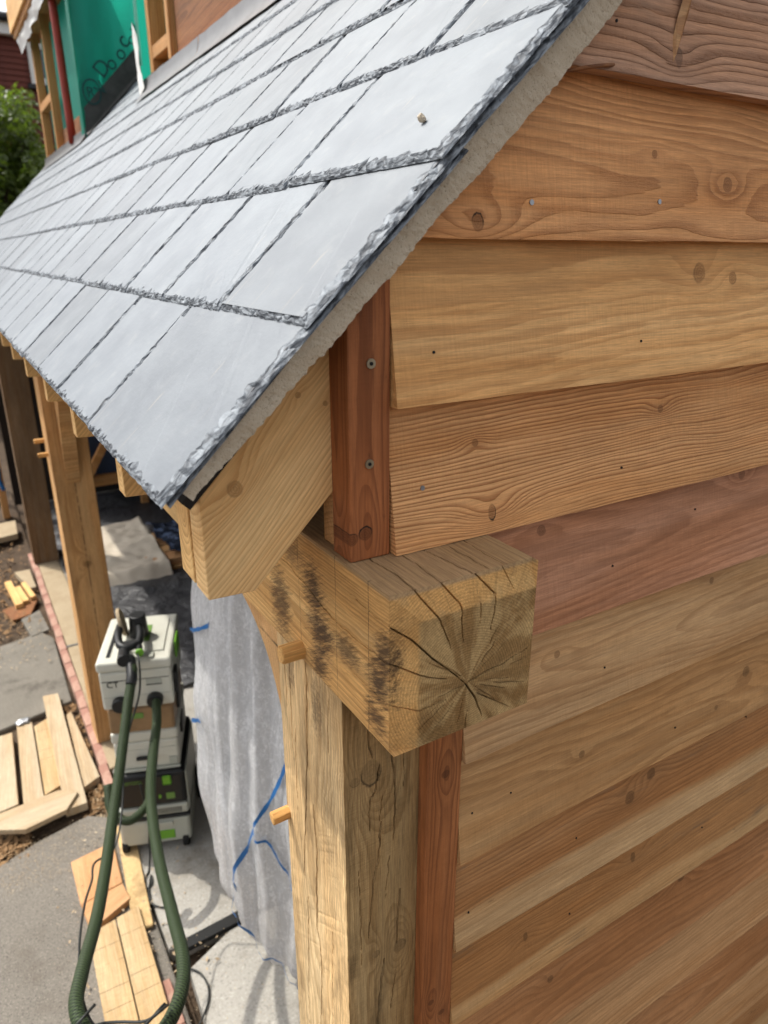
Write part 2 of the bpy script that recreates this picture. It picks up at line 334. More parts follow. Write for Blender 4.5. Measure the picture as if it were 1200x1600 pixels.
def ground_mat(name, a, b, scale, gscale, gamt, stain=None, samt=.5, bump=.5, rough=.9):
    t = NT(name); t.xyz()
    n = t.noise(t.co, scale, 5, .6); g = t.noise(t.co, gscale, 2, .6); col = t.mix(n, a, b)
    col = t.mix(t.mul(t.ss(g, .55, .75), gamt), col, tuple(min(1, c*1.5) for c in b[:3])+(1,)); col = t.mix(t.mul(t.ss(g, .45, .28), gamt), col, tuple(c*.4 for c in a[:3])+(1,))
    if stain:
        s2 = t.ss(t.noise(t.co, scale*.6, 5, .65, off=7.7), .5, .68); col = t.mix(t.mul(s2, samt), col, stain)
    return t.fin(col, rough, t.bump(t.add(g, t.mul(n, .6)), bump, .004), .2)
M['tarmac'] = ground_mat('tarmac', S(100, 95, 88), S(126, 120, 111), 3, 150, .9, S(84, 75, 65), .55)
M['old_concrete'] = ground_mat('old_concrete', S(100, 96, 88), S(130, 124, 114), 4, 120, .45, S(56, 49, 44), .8)
M['floor_slab'] = ground_mat('floor_slab', S(142, 138, 130), S(172, 168, 160), 4, 90, .45, S(104, 94, 80), .7, .4)
M['soil'] = ground_mat('soil', S(52, 42, 33), S(92, 76, 60), 6, 60, .6, S(34, 28, 23), .6, 1.0)
M['sill_stone'] = ground_mat('sill_stone', S(148, 131, 105), S(172, 156, 130), 5, 130, .3, S(140, 120, 94), .5)
M['brick'] = ground_mat('brick', S(146, 106, 92), S(170, 130, 115), 14, 150, .35, S(186, 156, 138), .6)
M['sandy_mortar'] = ground_mat('sandy_mortar', S(180, 150, 104), S(204, 176, 130), 9, 130, .4, S(110, 84, 58), .6)
M['lead'] = plain('lead', S(112, 111, 111), .42, .35, 14, .3, .25)
M['lead_dark'] = plain('lead_dark', S(82, 80, 78), .6, .1, 11, .45, .3)
M['white_plastic'] = plain('white_plastic', S(196, 195, 182), .42, 0, 30, .06)
M['grey_plastic'] = plain('grey_plastic', S(172, 174, 162), .45, 0, 30, .06)
M['amber_plastic'] = plain('amber_plastic', S(148, 118, 84), .35, 0, 12, .25)
M['black_plastic'] = plain('black_plastic', S(26, 27, 28), .45, 0, 40, .2)
M['rubber'] = plain('rubber', S(20, 20, 20), .7, 0, 60, .2, .2)
M['green_plastic'] = plain('green_plastic', S(104, 160, 44), .4, 0, 30, .08)
M['steel'] = plain('steel', S(180, 172, 150), .35, .9, 60, .2)
M['zinc'] = plain('zinc', S(160, 162, 165), .4, .85, 60, .2)
M['cord'] = plain('cord', S(38, 40, 38), .55, 0, 60, .2)
M['blue_tape'] = plain('blue_tape', S(32, 104, 168), .45, 0, 30, .18, .2)
M['white_trim'] = plain('white_trim', S(226, 226, 222), .5, 0, 8, .08)
M['gutter'] = plain('gutter', S(40, 42, 46), .5, 0, 8, .1)
M['red_steel'] = plain('red_steel', S(150, 52, 38), .55, 0, 20, .2)
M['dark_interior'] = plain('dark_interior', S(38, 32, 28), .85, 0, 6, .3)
M['glass'] = plain('glass', S(60, 70, 80), .08, 0, 3, .1, spec=.6)
M['letter'] = plain('letter', S(14, 66, 66), .6, 0, 20, .2)
M['letter_green'] = plain('letter_green', S(104, 140, 66), .5, 0, 20, .1)
M['blue_sheet'] = plain('blue_sheet', S(58, 74, 104), .6, 0, 5, .2)
M['bark'] = plain('bark', S(70, 56, 42), .9, 0, 40, .4, .8)
def hose_mat():
    t = NT('hose_green'); tc = t.t.nodes.new('ShaderNodeTexCoord'); sp = t.t.nodes.new('ShaderNodeSeparateXYZ'); t.t.links.new(tc.outputs['UV'], sp.inputs[0])
    u, v = sp.outputs[0], sp.outputs[1]
    s1 = t.m('SINE', t.add(t.mul(u, 2*math.pi/.0075), t.mul(v, 2*math.pi*2))); s2 = t.m('SINE', t.add(t.mul(u, 2*math.pi/.011), t.mul(v, -2*math.pi*6)))
    k = t.ss(s1, -.5, .7); k2 = t.ss(s2, -.4, .9)
    col = t.mix(k, S(14, 20, 14), S(46, 62, 36)); col = t.mix(t.mul(k2, .3), col, S(92, 108, 70))
    return t.fin(col, .6, t.bump(s1, .6, .0015), .25)
M['hose'] = hose_mat()
def cloth_mat(name, a, b, sc=6, rough=.9, pattern=None):
    t = NT(name); t.xyz(); n = t.noise(t.co, sc, 4, .6); w = t.noise(t.co, 380, 2, .5); col = t.mix(n, a, b)
    if pattern: col = t.mix(t.ss(t.noise(t.co, 14, 2, .5, 1.0), .55, .62), col, pattern)
    return t.fin(col, rough, t.bump(t.add(w, n), .4, .003), .15)
M['dust_cloth'] = cloth_mat('dust_cloth', S(176, 164, 146), S(206, 196, 180))
M['dark_cloth'] = cloth_mat('dark_cloth', S(20, 24, 34), S(34, 42, 58), 8, .8, S(86, 100, 128))
def black_sheet_mat():
    t = NT('dark_floor_sheet'); t.xyz(); n = t.noise(t.co, 9, 5, .65, 1.2); n2 = t.noise(t.co, 2, 3, .5)
    col = t.mix(n2, S(36, 37, 40), S(66, 66, 68))
    return t.fin(col, .38, t.bump(n, .9, .03), .5)
M['black_sheet'] = black_sheet_mat()
def poly_mat():
    t = NT('clear_polythene'); x, y, z = t.xyz()
    n = t.noise(t.co, 5, 4, .6, .8); cr = t.noise(t.vec(t.mul(x, 34), t.mul(y, 34), t.mul(z, 7)), 1.0, 5, .7, 1.4); fine = t.noise(t.co, 70, 4, .7, 1.0)
    dust = t.ss(t.add(t.mul(fine, .6), t.mul(cr, .5)), .5, .7)
    col = t.mix(n, S(214, 215, 216), S(234, 234, 235)); col = t.mix(t.mul(dust, .5), col, S(244, 245, 246))
    nm = t.bump(t.add(cr, t.mul(fine, .35)), .6, .012)
    t.fin(col, .24, nm, .6)
    tr = t.t.nodes.new('ShaderNodeBsdfTranslucent'); t.put(tr.inputs[0], (.9, .9, .9, 1)); t.put(tr.inputs['Normal'], nm)
    tp = t.t.nodes.new('ShaderNodeBsdfTransparent'); tp.inputs[0].default_value = (.85, .87, .9, 1)
    m1 = t.t.nodes.new('ShaderNodeMixShader'); m1.inputs[0].default_value = .3; m2 = t.t.nodes.new('ShaderNodeMixShader')
    t.put(m2.inputs[0], t.mul(t.sub(1.1, dust), .30))
    t.t.links.new(t.bsdf.outputs[0], m1.inputs[1]); t.t.links.new(tr.outputs[0], m1.inputs[2])
    t.t.links.new(m1.outputs[0], m2.inputs[1]); t.t.links.new(tp.outputs[0], m2.inputs[2]); t.t.links.new(m2.outputs[0], t.out.inputs['Surface'])
    return t.mat
M['polythene'] = poly_mat()
def membrane_mat():
    t = NT('green_membrane'); t.xyz(); n = t.noise(t.co, 4, 3, .6); w = t.noise(t.co, 22, 3, .6, .6)
    col = t.mix(n, S(18, 112, 98), S(34, 146, 126))
    t.fin(col, .5, t.bump(w, .35, .02), .3)
    tr = t.t.nodes.new('ShaderNodeBsdfTranslucent'); t.put(tr.inputs[0], S(46, 200, 170))
    m1 = t.t.nodes.new('ShaderNodeMixShader'); m1.inputs[0].default_value = .4
    t.t.links.new(t.bsdf.outputs[0], m1.inputs[1]); t.t.links.new(tr.outputs[0], m1.inputs[2]); t.t.links.new(m1.outputs[0], t.out.inputs['Surface'])
    return t.mat
M['membrane'] = membrane_mat()
def leaf_mat(name, a, b):
    t = NT(name); t.xyz(); n = t.noise(t.co, 5, 3, .6); n2 = t.noise(t.co, 40, 1, .5); col = t.mix(t.ss(t.add(t.mul(n, .5), t.mul(n2, .5)), .35, .65), a, b)
    t.fin(col, .38, None, .5)
    tr = t.t.nodes.new('ShaderNodeBsdfTranslucent'); t.put(tr.inputs[0], t.mix(.5, b, S(150, 190, 40)))
    m1 = t.t.nodes.new('ShaderNodeMixShader'); m1.inputs[0].default_value = .3
    t.t.links.new(t.bsdf.outputs[0], m1.inputs[1]); t.t.links.new(tr.outputs[0], m1.inputs[2]); t.t.links.new(m1.outputs[0], t.out.inputs['Surface'])
    return t.mat
M['leaf'] = leaf_mat('leaf', S(46, 58, 26), S(98, 112, 48))
M['dry_leaf'] = cloth_mat('dry_leaf', S(96, 70, 46), S(164, 132, 96), 30)
M['house_tile'] = plain('house_tile', S(112, 62, 52), .8, 0, 7, .3, .4)

# ------------------------------------------------------------------ setting: ground, paths, slab
GZ = -2.30
def sheet(name, pts, z, mat, kind='structure', label=None, thick=0, sub=None):
    bm = bmesh.new(); a = [bm.verts.new((p[0], p[1], z)) for p in pts]; bm.faces.new(a)
    if thick:
        r = bmesh.ops.extrude_face_region(bm, geom=list(bm.faces)); bmesh.ops.translate(bm, vec=(0, 0, -thick), verts=[v for v in r['geom'] if isinstance(v, bmesh.types.BMVert)])
        bmesh.ops.bevel(bm, geom=list(bm.edges), offset=min(.006, thick*.2), segments=2, affect='EDGES')
    o = obj(name, bm_mesh(name, bm), mat); tag(o, label, None, None, kind); return o
sheet('ground', [(-400, -400), (400, -400), (400, 400), (-400, 400)], GZ-.10, M['soil'])
def relief(name, x0, x1, y0, y1, z, amp, sc, mat, step=.04, kind='structure'):
    xs = np.arange(x0, x1+1e-6, step); ys = np.arange(y0, y1+1e-6, step); v = []; f = []
    for j in ys:
        for i in xs: v.append((i, j, z + amp*mnoise.fractal(Vector((i*sc, j*sc, 3.3)), 1.0, 2.0, 4)))
    n = len(xs)
    for j in range(len(ys)-1):
        for i in range(n-1): f.append((j*n+i, j*n+i+1, (j+1)*n+i+1, (j+1)*n+i))
    o = obj(name, mesh(name, v, f, True), mat); tag(o, kind=kind); return o
relief('soil_ground', -2.6, .0, 2.3, 9.5, GZ-.045, .025, 4, M['soil'], .05)
sheet('tarmac_path', [(-2.6, -1.5), (-.0, -1.5), (-.015, 2.75), (-.16, 2.86), (-.42, 2.80), (-.62, 2.72), (-2.6, 2.5)], GZ-.012, M['tarmac'], thick=.05)
sheet('concrete_pad', [(-2.6, 3.85), (-.52, 3.91), (-.065, 4.02), (-.05, 5.0), (-.12, 5.15), (-.5, 5.05), (-1.0, 5.25), (-2.6, 5.3)], GZ-.01, M['old_concrete'], thick=.09)
sheet('concrete_floor', [(.0, 1.83), (2.8, 1.9), (2.8, 9), (.2, 9), (.2, 3.6), (.03, 3.2), (.0, 2.5)], GZ, M['floor_slab'], thick=.1)
sheet('concrete_apron', [(-.0, .5), (2.8, .5), (2.8, 1.84), (.26, 1.79), (.05, 1.70)], GZ-.004, M['floor_slab'], thick=.1)
o = sheet('stone_sill', [(.015, 3.15), (.2, 3.15), (.2, 6.9), (.02, 6.9)], GZ+.012, M['sill_stone'], thick=.08)
for y in (4.75,):
    o = box('sill_joint', (.012, y-.012, GZ+.004), (.21, y+.012, GZ+.016), M['lead'], None, 0); o.parent = bpy.data.objects['stone_sill']
o = obj('brick_edging', mesh('brick_edging', [(-.05, -1.0, GZ-.08), (.02, -1.0, GZ-.08), (.02, 7, GZ-.08), (-.05, 7, GZ-.08)], [(0, 1, 2, 3)]), M['soil']); tag(o, kind='structure')
EDG = o
bm = bmesh.new(); box_bm(bm, (-.024, -.107, -.08), (.026, .107, .0), .004, 2); bme = bm_mesh('brick', bm)
yb = -.8
while yb < 6.9:
    if not (1.62 < yb < 2.62):
        b = obj('brick', bme, M['brick'], EDG, (-.012+random.uniform(-.004, .004) - (.045 if yb < 1.7 else 0), yb, GZ+.008+random.uniform(-.003, .003)), (random.uniform(-.02, .02), 0, random.uniform(-.02, .02)))
    yb += .217
o = box('edge_board', (-.045, -.34, 0), (.035, .34, .02), M['sandy_mortar'], None, .004, 2, (-.035, 2.32, GZ-.004), (0, 0, R(-5)), .003)
tag(o, 'mortar-smeared sandy edge strip beside the dust extractor wheel', 'edging')
o = box('gap_filler', (-.13, -.028, -.01), (.13, .028, .014), M['rubber'], None, .004, 2, (.20, 1.815, GZ), (0, 0, R(3)), .002)
tag(o, 'black rubber joint strip set across the pale concrete floor', 'strip')

# leaf litter and chips: nobody could count these
def litter(name, n, areas, mat, seed, smin=.008, smax=.03):
    rg = np.random.default_rng(seed); v = []; f = []
    for i in range(n):
        x0, x1, y0, y1, z = areas[rg.integers(len(areas))]
        c = np.array([rg.uniform(x0, x1), rg.uniform(y0, y1), z+rg.uniform(0, .02)]); s = rg.uniform(smin, smax); a = rg.uniform(0, 6.28); tl = rg.uniform(-.6, .6, 2)
        for k, (lx, ly, lz) in enumerate(((-1, 0, 0), (0, -.45, .1), (1, 0, rg.uniform(-.3, .3)), (.1, .5, .1))):
            p = np.array([lx*math.cos(a)-ly*math.sin(a), lx*math.sin(a)+ly*math.cos(a), lz+lx*tl[0]+ly*tl[1]])*s + c; v.append(p)
        b = i*4; f += [(b, b+1, b+2), (b, b+2, b+3)]
    o = obj(name, mesh(name, v, f), mat); tag(o, kind='stuff'); return o
litter('leaf_litter', 1500, [(-.75, -.05, 5.1, 7.5, GZ-.02), (-.75, -.1, 5.2, 6.4, GZ-.02), (-.18, -.04, 2.85, 4.0, GZ-.03), (-1.5, -.2, 6.2, 9, GZ-.02), (-.7, -.45, 2.72, 2.95, GZ-.03)], M['dry_leaf'], 5)
litter('sawdust', 2600, [(-.45, .5, 1.3, 2.9, GZ+.001), (-.6, -.05, 2.5, 2.8, GZ-.011)], M['pine_offcut'], 9, .0012, .004)
litter('wood_chips', 500, [(-.6, -.05, 4.6, 5.3, GZ-.005), (-.13, -.03, 2.8, 3.1, GZ-.03), (-.4, .2, 1.6, 2.7, GZ+.002)], M['pine_offcut'], 6, .003, .012)

# ------------------------------------------------------------------ the shed
SHED = empty('oak_framed_shed', (0, 0, 0), 0, 'oak framed shed with grey slate roof and timber weatherboarded gable', 'shed')
def seg_dist(px_, py_, pts):
    d = np.full(px_.shape, 9.0); tt = np.zeros(px_.shape); n = len(pts)-1
    for i in range(n):
        ax, ay = pts[i]; bx, by = pts[i+1]; L2 = (bx-ax)**2+(by-ay)**2+1e-12
        t = np.clip(((px_-ax)*(bx-ax)+(py_-ay)*(by-ay))/L2, 0, 1); q = np.hypot(px_-ax-t*(bx-ax), py_-ay-t*(by-ay))
        m_ = q < d; d = np.where(m_, q, d); tt = np.where(m_, (i+t)/n, tt)
    return d, tt
def vnoise(U, V, sc, seed):
    out = np.empty(U.shape)
    for i in np.ndindex(U.shape): out[i] = mnoise.noise(Vector((U[i]*sc, V[i]*sc, seed)))
    return out
def face_grid(us, vs, cracks, seed, rough=.0004, taper=True):
    """inward displacement of a timber face: open cracks, saw unevenness"""
    U, V = np.meshgrid(us, vs, indexing='ij'); D = np.zeros(U.shape)
    if cracks:
        wig = vnoise(U, V, 60, seed)*.0022
        for c in cracks:
            pts, w, dep = c[0], c[1], c[2]; d, t = seg_dist(U+wig, V-wig, pts)
            ww = .46*w*(.45+.9*np.sin(np.pi*np.clip(t*.8+.2, 0, 1))) if taper else w
            D = np.maximum(D, dep*np.clip(1.25-d/ww, 0, 1))
    if rough: D = D + rough*vnoise(U, V, 45, seed+3)
    return U, V, D
def grid_faces(nu, nv, base, flip):
    f = []
    for i in range(nu-1):
        for j in range(nv-1):
            a = base+i*nv+j; q = (a, a+nv, a+nv+1, a+1); f.append(q[::-1] if flip else q)
    return f
def arr(*parts): return np.unique(np.round(np.concatenate([np.atleast_1d(p) for p in parts]), 5))

# --- wall plate: local x = world Y, local y = -world X, local z = Z
PLW, PLH = .2045, .2030
xs = arr(np.arange(0, .46, .0030), np.linspace(.46, 8.5, 20)); ws = arr(np.arange(0, PLW, .0010), PLW); hs = arr(np.arange(0, PLH, .0010), PLH)
end_cr = [([(0, .166), (.026, .145), (.052, .115), (.078, .09), (.102, .064)], .0015, .016), ([(.102, .064), (.118, .038), (.13, .007)], .0017, .016), ([(0, .119), (.037, .097), (.074, .08)], .0014, .012),
    ([(.102, .064), (.123, .070), (.163, .075), (.197, .084)], .0012, .009), ([(.119, .046), (.14, .03), (.174, .006)], .0012, .009), ([(.146, .051), (.196, .035)], .0011, .006), ([(.031, .204), (.062, .161), (.077, .12)], .0013, .01),
    ([(.067, .204), (.09, .174), (.096, .124)], .0014, .008), ([(.115, .204), (.143, .172), (.136, .127)], .0014, .01), ([(0, .065), (.034, .05), (.071, .053)], .0011, .006), ([(.103, 0), (.106, .025)], .0011, .006), ([(.102, .064), (.061, .059)], .0011, .005), ([(.156, .204), (.17, .173)], .001, .005), ([(.119, .169), (.119, .142)], .001, .005)]
rg = np.random.default_rng(3)
for k in range(20):
    a = rg.uniform(0, 6.283); r0 = rg.uniform(.012, .07); r1 = r0+rg.uniform(.015, .05)
    p0 = (.104+r0*math.cos(a), .067+r0*math.sin(a)); p1 = (.104+r1*math.cos(a+.03), .067+r1*math.sin(a+.03))
    if 0 < p1[0] < PLW and 0 < p1[1] < PLH: end_cr.append(([p0, p1], rg.uniform(.0007, .0011), rg.uniform(.002, .005)))
left_cr = [([(.0, .119), (.06, .114), (.143, .111), (.275, .134), (.42, .14)], .0012, .006), ([(.0, .166), (.05, .165), (.11, .168)], .001, .004), ([(.0, .065), (.06, .062), (.1, .06)], .0009, .004)]
top_cr = [([(.031, 0), (.036, .05), (.03, .2)], .0016, .008), ([(.067, 0), (.072, .06), (.07, .2)], .0014, .007), ([(.115, 0), (.104, .1), (.1, .2)], .0016, .008), ([(.138, 0), (.137, .1)], .0012, .006), ([(.16, 0), (.165, .1)], .0009, .004)]
V = []; Fc = []
def chamf(u, v):   # the end is dressed back towards its left and top arrises
    a = np.clip((.037-u)/.037, 0, 1); b = np.clip((v-(PLH-.036))/.036, 0, 1); return .011*np.maximum(a, b)
U, Vv, D = face_grid(ws, hs, end_cr, 1.1, .0002); D = D + chamf(U, Vv)
base = 0; V += [(D[i, j], -U[i, j], Vv[i, j]) for i in range(len(ws)) for j in range(len(hs))]; Fc += grid_faces(len(ws), len(hs), base, True)
U, Vv, D = face_grid(xs, hs, left_cr, 2.2, .0006); base = len(V)
x0c = chamf(np.zeros(len(hs)), hs)
V += [(max(U[i, j], x0c[j]) if i < 8 else U[i, j], -D[i, j], Vv[i, j]) for i in range(len(xs)) for j in range(len(hs))]; Fc += grid_faces(len(xs), len(hs), base, True)
U, Vv, D = face_grid(ws, xs, top_cr, 3.3, .0008); base = len(V); x1c = chamf(ws, np.full(len(ws), PLH))
V += [(max(Vv[i, j], x1c[i]) if j < 8 else Vv[i, j], -U[i, j], PLH-D[i, j]) for i in range(len(ws)) for j in range(len(xs))]; Fc += grid_faces(len(ws), len(xs), base, False)
base = len(V); V += [(0, 0, 0), (8.5, 0, 0), (8.5, -PLW, 0), (0, -PLW, 0), (0, -PLW, PLH), (8.5, -PLW, PLH), (8.5, 0, PLH)]
Fc += [(base, base+1, base+2, base+3), (base+3, base+2, base+5, base+4), (base+1, base+6, base+5, base+2)]
plate = obj('wall_plate', mesh('wall_plate', V, Fc), M['oak_plate'], SHED, (0, 0, 0), (0, 0, R(90)))
plate['label'] = 'oak wall plate with cracked end grain and dark iron stains'

# --- corner post: local x = up from the ground, local y = world Y, local z = -world X
PY0, PYW, PXW, PTOP = .128, .215, .20, 2.30
us = arr(np.linspace(0, 1.45, 12), np.arange(1.45, PTOP, .0045), PTOP); ys_ = arr(np.arange(0, PYW, .0013), PYW); zs_ = arr(np.arange(0, .135, .0013), np.arange(.135, PXW, .01), PXW)
zc = lambda L: [(2.3+b, a) for a, b in L]
fr_cr = [(zc(p), w, d) for p, w, d in [([(.079, -.01), (.079, -.127), (.084, -.194), (.081, -.28)], .0020, .012), ([(.039, .0), (.04, -.089), (.045, -.107)], .0018, .01), ([(.057, -.129), (.05, -.166), (.041, -.181), (.039, -.238)], .0020, .012),
    ([(.059, -.233), (.055, -.295), (.045, -.344), (.037, -.449)], .0024, .014), ([(.093, -.381), (.088, -.491)], .0026, .014), ([(.074, -.305), (.067, -.379)], .0013, .007), ([(.064, -.513), (.06, -.558), (.052, -.652), (.05, -.85)], .0028, .016), ([(.087, -.553), (.079, -.632)], .0013, .007), ([(.061, -.183), (.057, -.228)], .0011, .006), ([(.02, -.3), (.024, -.5)], .001, .005), ([(.10, -.05), (.098, -.2)], .001, .005)]]
lf_cr = [([(2.3+b, a-PY0) for a, b in p], w, d) for p, w, d in [([(.24, .0), (.24, -.072), (.259, -.251), (.285, -.443)], .0021, .013), ([(.233, -.256), (.228, -.346), (.24, -.505), (.225, -.578), (.241, -.756)], .0020, .012), ([(.291, -.15), (.298, -.316)], .0012, .006), ([(.271, -.478), (.296, -.825)], .0011, .006), ([(.17, -.02), (.175, -.12)], .001, .005), ([(.3, -.02), (.305, -.2)], .0014, .007), ([(.18, -.45), (.19, -.7)], .0009, .004), ([(.32, -.03), (.318, -.12)], .0016, .008)]]
V = []; Fc = []
U, Vv, D = face_grid(us, zs_, fr_cr, 4.4, .0004); V += [(U[i, j], D[i, j], -Vv[i, j]) for i in range(len(us)) for j in range(len(zs_))]; Fc += grid_faces(len(us), len(zs_), 0, False)
U, Vv, D = face_grid(us, ys_, lf_cr, 5.5, .0010); base = len(V)
diag = np.array([[mnoise.noise(Vector(((U[i, j]*.80+Vv[i, j]*.6)*160, 5, 2)))*mnoise.noise(Vector((U[i, j]*9, Vv[i, j]*9, 8))) for j in range(len(ys_))] for i in range(len(us))]); D = D + .0026*np.abs(diag)
V += [(U[i, j], Vv[i, j], -D[i, j]) for i in range(len(us)) for j in range(len(ys_))]; Fc += grid_faces(len(us), len(ys_), base, False)
base = len(V); V += [(0, PYW, 0), (PTOP, PYW, 0), (PTOP, PYW, -PXW), (0, PYW, -PXW), (0, 0, -PXW), (PTOP, 0, -PXW)]
Fc += [(base, base+1, base+2, base+3), (base+3, base+2, base+5, base+4)]
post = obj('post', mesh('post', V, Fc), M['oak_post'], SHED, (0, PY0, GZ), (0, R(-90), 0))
post['label'] = 'cracked and weathered oak corner post below the wall plate'
def far_post(y, wx, wy, mat, label, x=0.0):
    bm = bmesh.new(); box_bm(bm, (0, 0, -wx), (2.3-.0, wy, 0), .004, 2)
    for v in bm.verts: v.co += Vector((0, random.uniform(-.003, .003), random.uniform(-.003, .003)))
    o = obj('post', bm_mesh('post', bm), mat, SHED, (x, y, GZ+.014), (0, R(-90), 0)); o.scale = ((-.004-GZ-.014)/2.3, 1, 1); o['label'] = label; return o
far_post(3.42, .2, .2, M['oak_far'], 'tan oak post standing behind the offcuts')
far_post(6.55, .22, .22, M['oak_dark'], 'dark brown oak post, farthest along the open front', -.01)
def peg(loc, L=.034, r=.0125, axis='x', parent=SHED):
    bm = bmesh.new(); bmesh.ops.create_cone(bm, cap_ends=True, segments=8, radius1=r, radius2=r*1.06, depth=L+.02)
    bmesh.ops.bevel(bm, geom=list(bm.edges), offset=.0012, segments=1, affect='EDGES')
    for v in bm.verts: v.co += Vector((random.uniform(-.0008, .0008), random.uniform(-.0008, .0008), random.uniform(-.001, .001)))
    bmesh.ops.rotate(bm, verts=bm.verts, cent=(0, 0, 0), matrix=Matrix.Rotation(R(90), 3, 'Y'))
    return obj('peg', bm_mesh('peg', bm), M['peg'], parent, (loc[0]-L/2+.01, loc[1], loc[2]), (R(10), 0, 0))
peg((0, .25, .016), .034, .0135); peg((0, .34, -.352), .03, .0115); peg((0, 3.62, -.41), .05, .013); peg((0, 3.50, -.46), .05, .013)
# curved braces between posts and plate
def brace(y0, sgn, x0, x1, mat):
    inner = [(0, -.62), (.07, -.36), (.135, -.19), (.22, -.10), (.36, -.045), (.56, -.002)]; P = catmull([(a, 0, b) for a, b in inner], 5)
    poly = [(p.x, p.z) for p in P]; poly += [(.56, .0), (.0, -.002)] if False else [(-.001, -.002)]
    V = []; F = []
    n = len(poly)
    for xx in (x0, x1): V += [(xx, y0+sgn*a, b) for a, b in poly]
    F = [tuple(range(n)), tuple(range(n, 2*n))[::-1]] + [(i, (i+1) % n, n+(i+1) % n, n+i) for i in range(n)]
    bm = bmesh.new(); vv = [bm.verts.new(v) for v in V]
    for q in F: bm.faces.new([vv[i] for i in q])
    return obj('brace', bm_mesh('brace', bm), mat, SHED)
brace(PY0+PYW, 1, .045, .115, M['oak_far']); brace(3.42, -1, .06, .13, M['oak_far']); brace(3.62, 1, .06, .13, M['oak_far'])

# --- roof: plane z = x + .5545 (45 degrees), slope distance s from the eave
EX, EZ, YV, GAUGE = -.2214, .3331, .06, .2182
C45 = math.sqrt(.5); SD = Vector((C45, 0, C45)); NN = Vector((-C45, 0, C45))
def roofpt(y, s, n=0): return Vector((EX, y, EZ)) + SD*s + NN*n
ROOF = obj('slate_roof', mesh('slate_roof', [roofpt(.13, .01, -.048), roofpt(8.5, .01, -.048), roofpt(8.5, 3.3, -.048), roofpt(.13, 3.3, -.048),
    roofpt(.13, .01, -.06), roofpt(8.5, .01, -.06), roofpt(8.5, 3.3, -.06), roofpt(.13, 3.3, -.06)] , [(0, 1, 2, 3), (7, 6, 5, 4), (0, 4, 5, 1), (0, 3, 7, 4), (1, 5, 6, 2), (3, 2, 6, 7)]), M['dark_interior'], SHED)
ROOF['label'] = 'pitched roof of pale grey riven slates with chipped edges'
def slate_mesh(name, w, L, T, seed, step, bb=.010, bl=.0035, br=.0035):
    rg = np.random.default_rng(seed)
    def chips(length, base):
        n = max(2, int(length/step)); t = np.linspace(0, length, n+1)[:-1]; b = np.zeros(n); pos = -rg.uniform(0, .01)
        while pos < length:
            ln = rg.uniform(.010, .034); dp = base*rg.uniform(.35, 1.5); q = (t-pos)/ln; m_ = (q >= 0) & (q < 1)
            b[m_] = base*.3 + dp*np.sin(np.pi*q[m_])**.7*(.65+.6*q[m_]); pos += ln
        return t, np.maximum(b, base*.25) + rg.uniform(0, base*.35, n)
    P = []
    t, b = chips(w, bb); P += [((x, 0), (0, 1), q) for x, q in zip(t, b)]
    t, b = chips(L, br); P += [((w, y), (-1, 0), q) for y, q in zip(t, b)]
    P += [((w, L), (-1, -1), .003), ((0, L), (1, -1), .003)]
    t, b = chips(L, bl); P += [((0, L-y), (1, 0), q) for y, q in zip(t, b)]
    n = len(P); V = []; F = []; mi = []
    pre = rg.uniform(-.0012, .0012, n); pre = (pre + np.roll(pre, 1))*.7
    # corner-safe inset
    def inset(p, d, k):
        x, y = p[0]+d[0]*k, p[1]+d[1]*k; return [min(max(x, .0), w), min(max(y, .0), L)]
    ins = [1.0, .55, .16, 0.0]; hz = [1.0, .68, .30, .0]
    mean_l, mean_r, mean_b = bl*1.0, br*1.0, bb*1.0
    for rix in range(4):
        for i, (p, d, b) in enumerate(P):
            k = b*ins[rix] + (pre[i] if rix else pre[i]*.3)*(1 if rix < 4 else 0)
            q = inset(p, d, max(k, 0))
            # keep the inner rings clear of the neighbouring edges near corners
            mb = ins[rix]
            q[0] = min(max(q[0], bl*mb*.9), w-br*mb*.9); q[1] = max(q[1], bb*mb*.75)
            z = T*hz[rix]
            if rix == 0: z -= rg.uniform(0, .0003)
            elif rix < 3: z += rg.uniform(-.24, .20)*T
            V.append((q[0], q[1], z))
    F.append(tuple(range(n))); mi.append(0)
    for rix in range(3):
        for i in range(n):
            j = (i+1) % n; a, b_, c, d_ = rix*n+i, rix*n+j, (rix+1)*n+j, (rix+1)*n+i
            if (i+rix) % 2: F += [(a, d_, c), (a, c, b_)]
            else: F += [(a, d_, b_), (b_, d_, c)]
            mi += [1, 1]
    F.append(tuple(range(3*n, 4*n))[::-1]); mi.append(0)
    me = bpy.data.meshes.new(name); me.from_pydata(V, [], F); me.materials.append(M['slate']); me.materials.append(M['slate_edge']); me.polygons.foreach_set('material_index', mi); me.update()
    return me
ST, SL = .0075, .47
slate_cache = {}
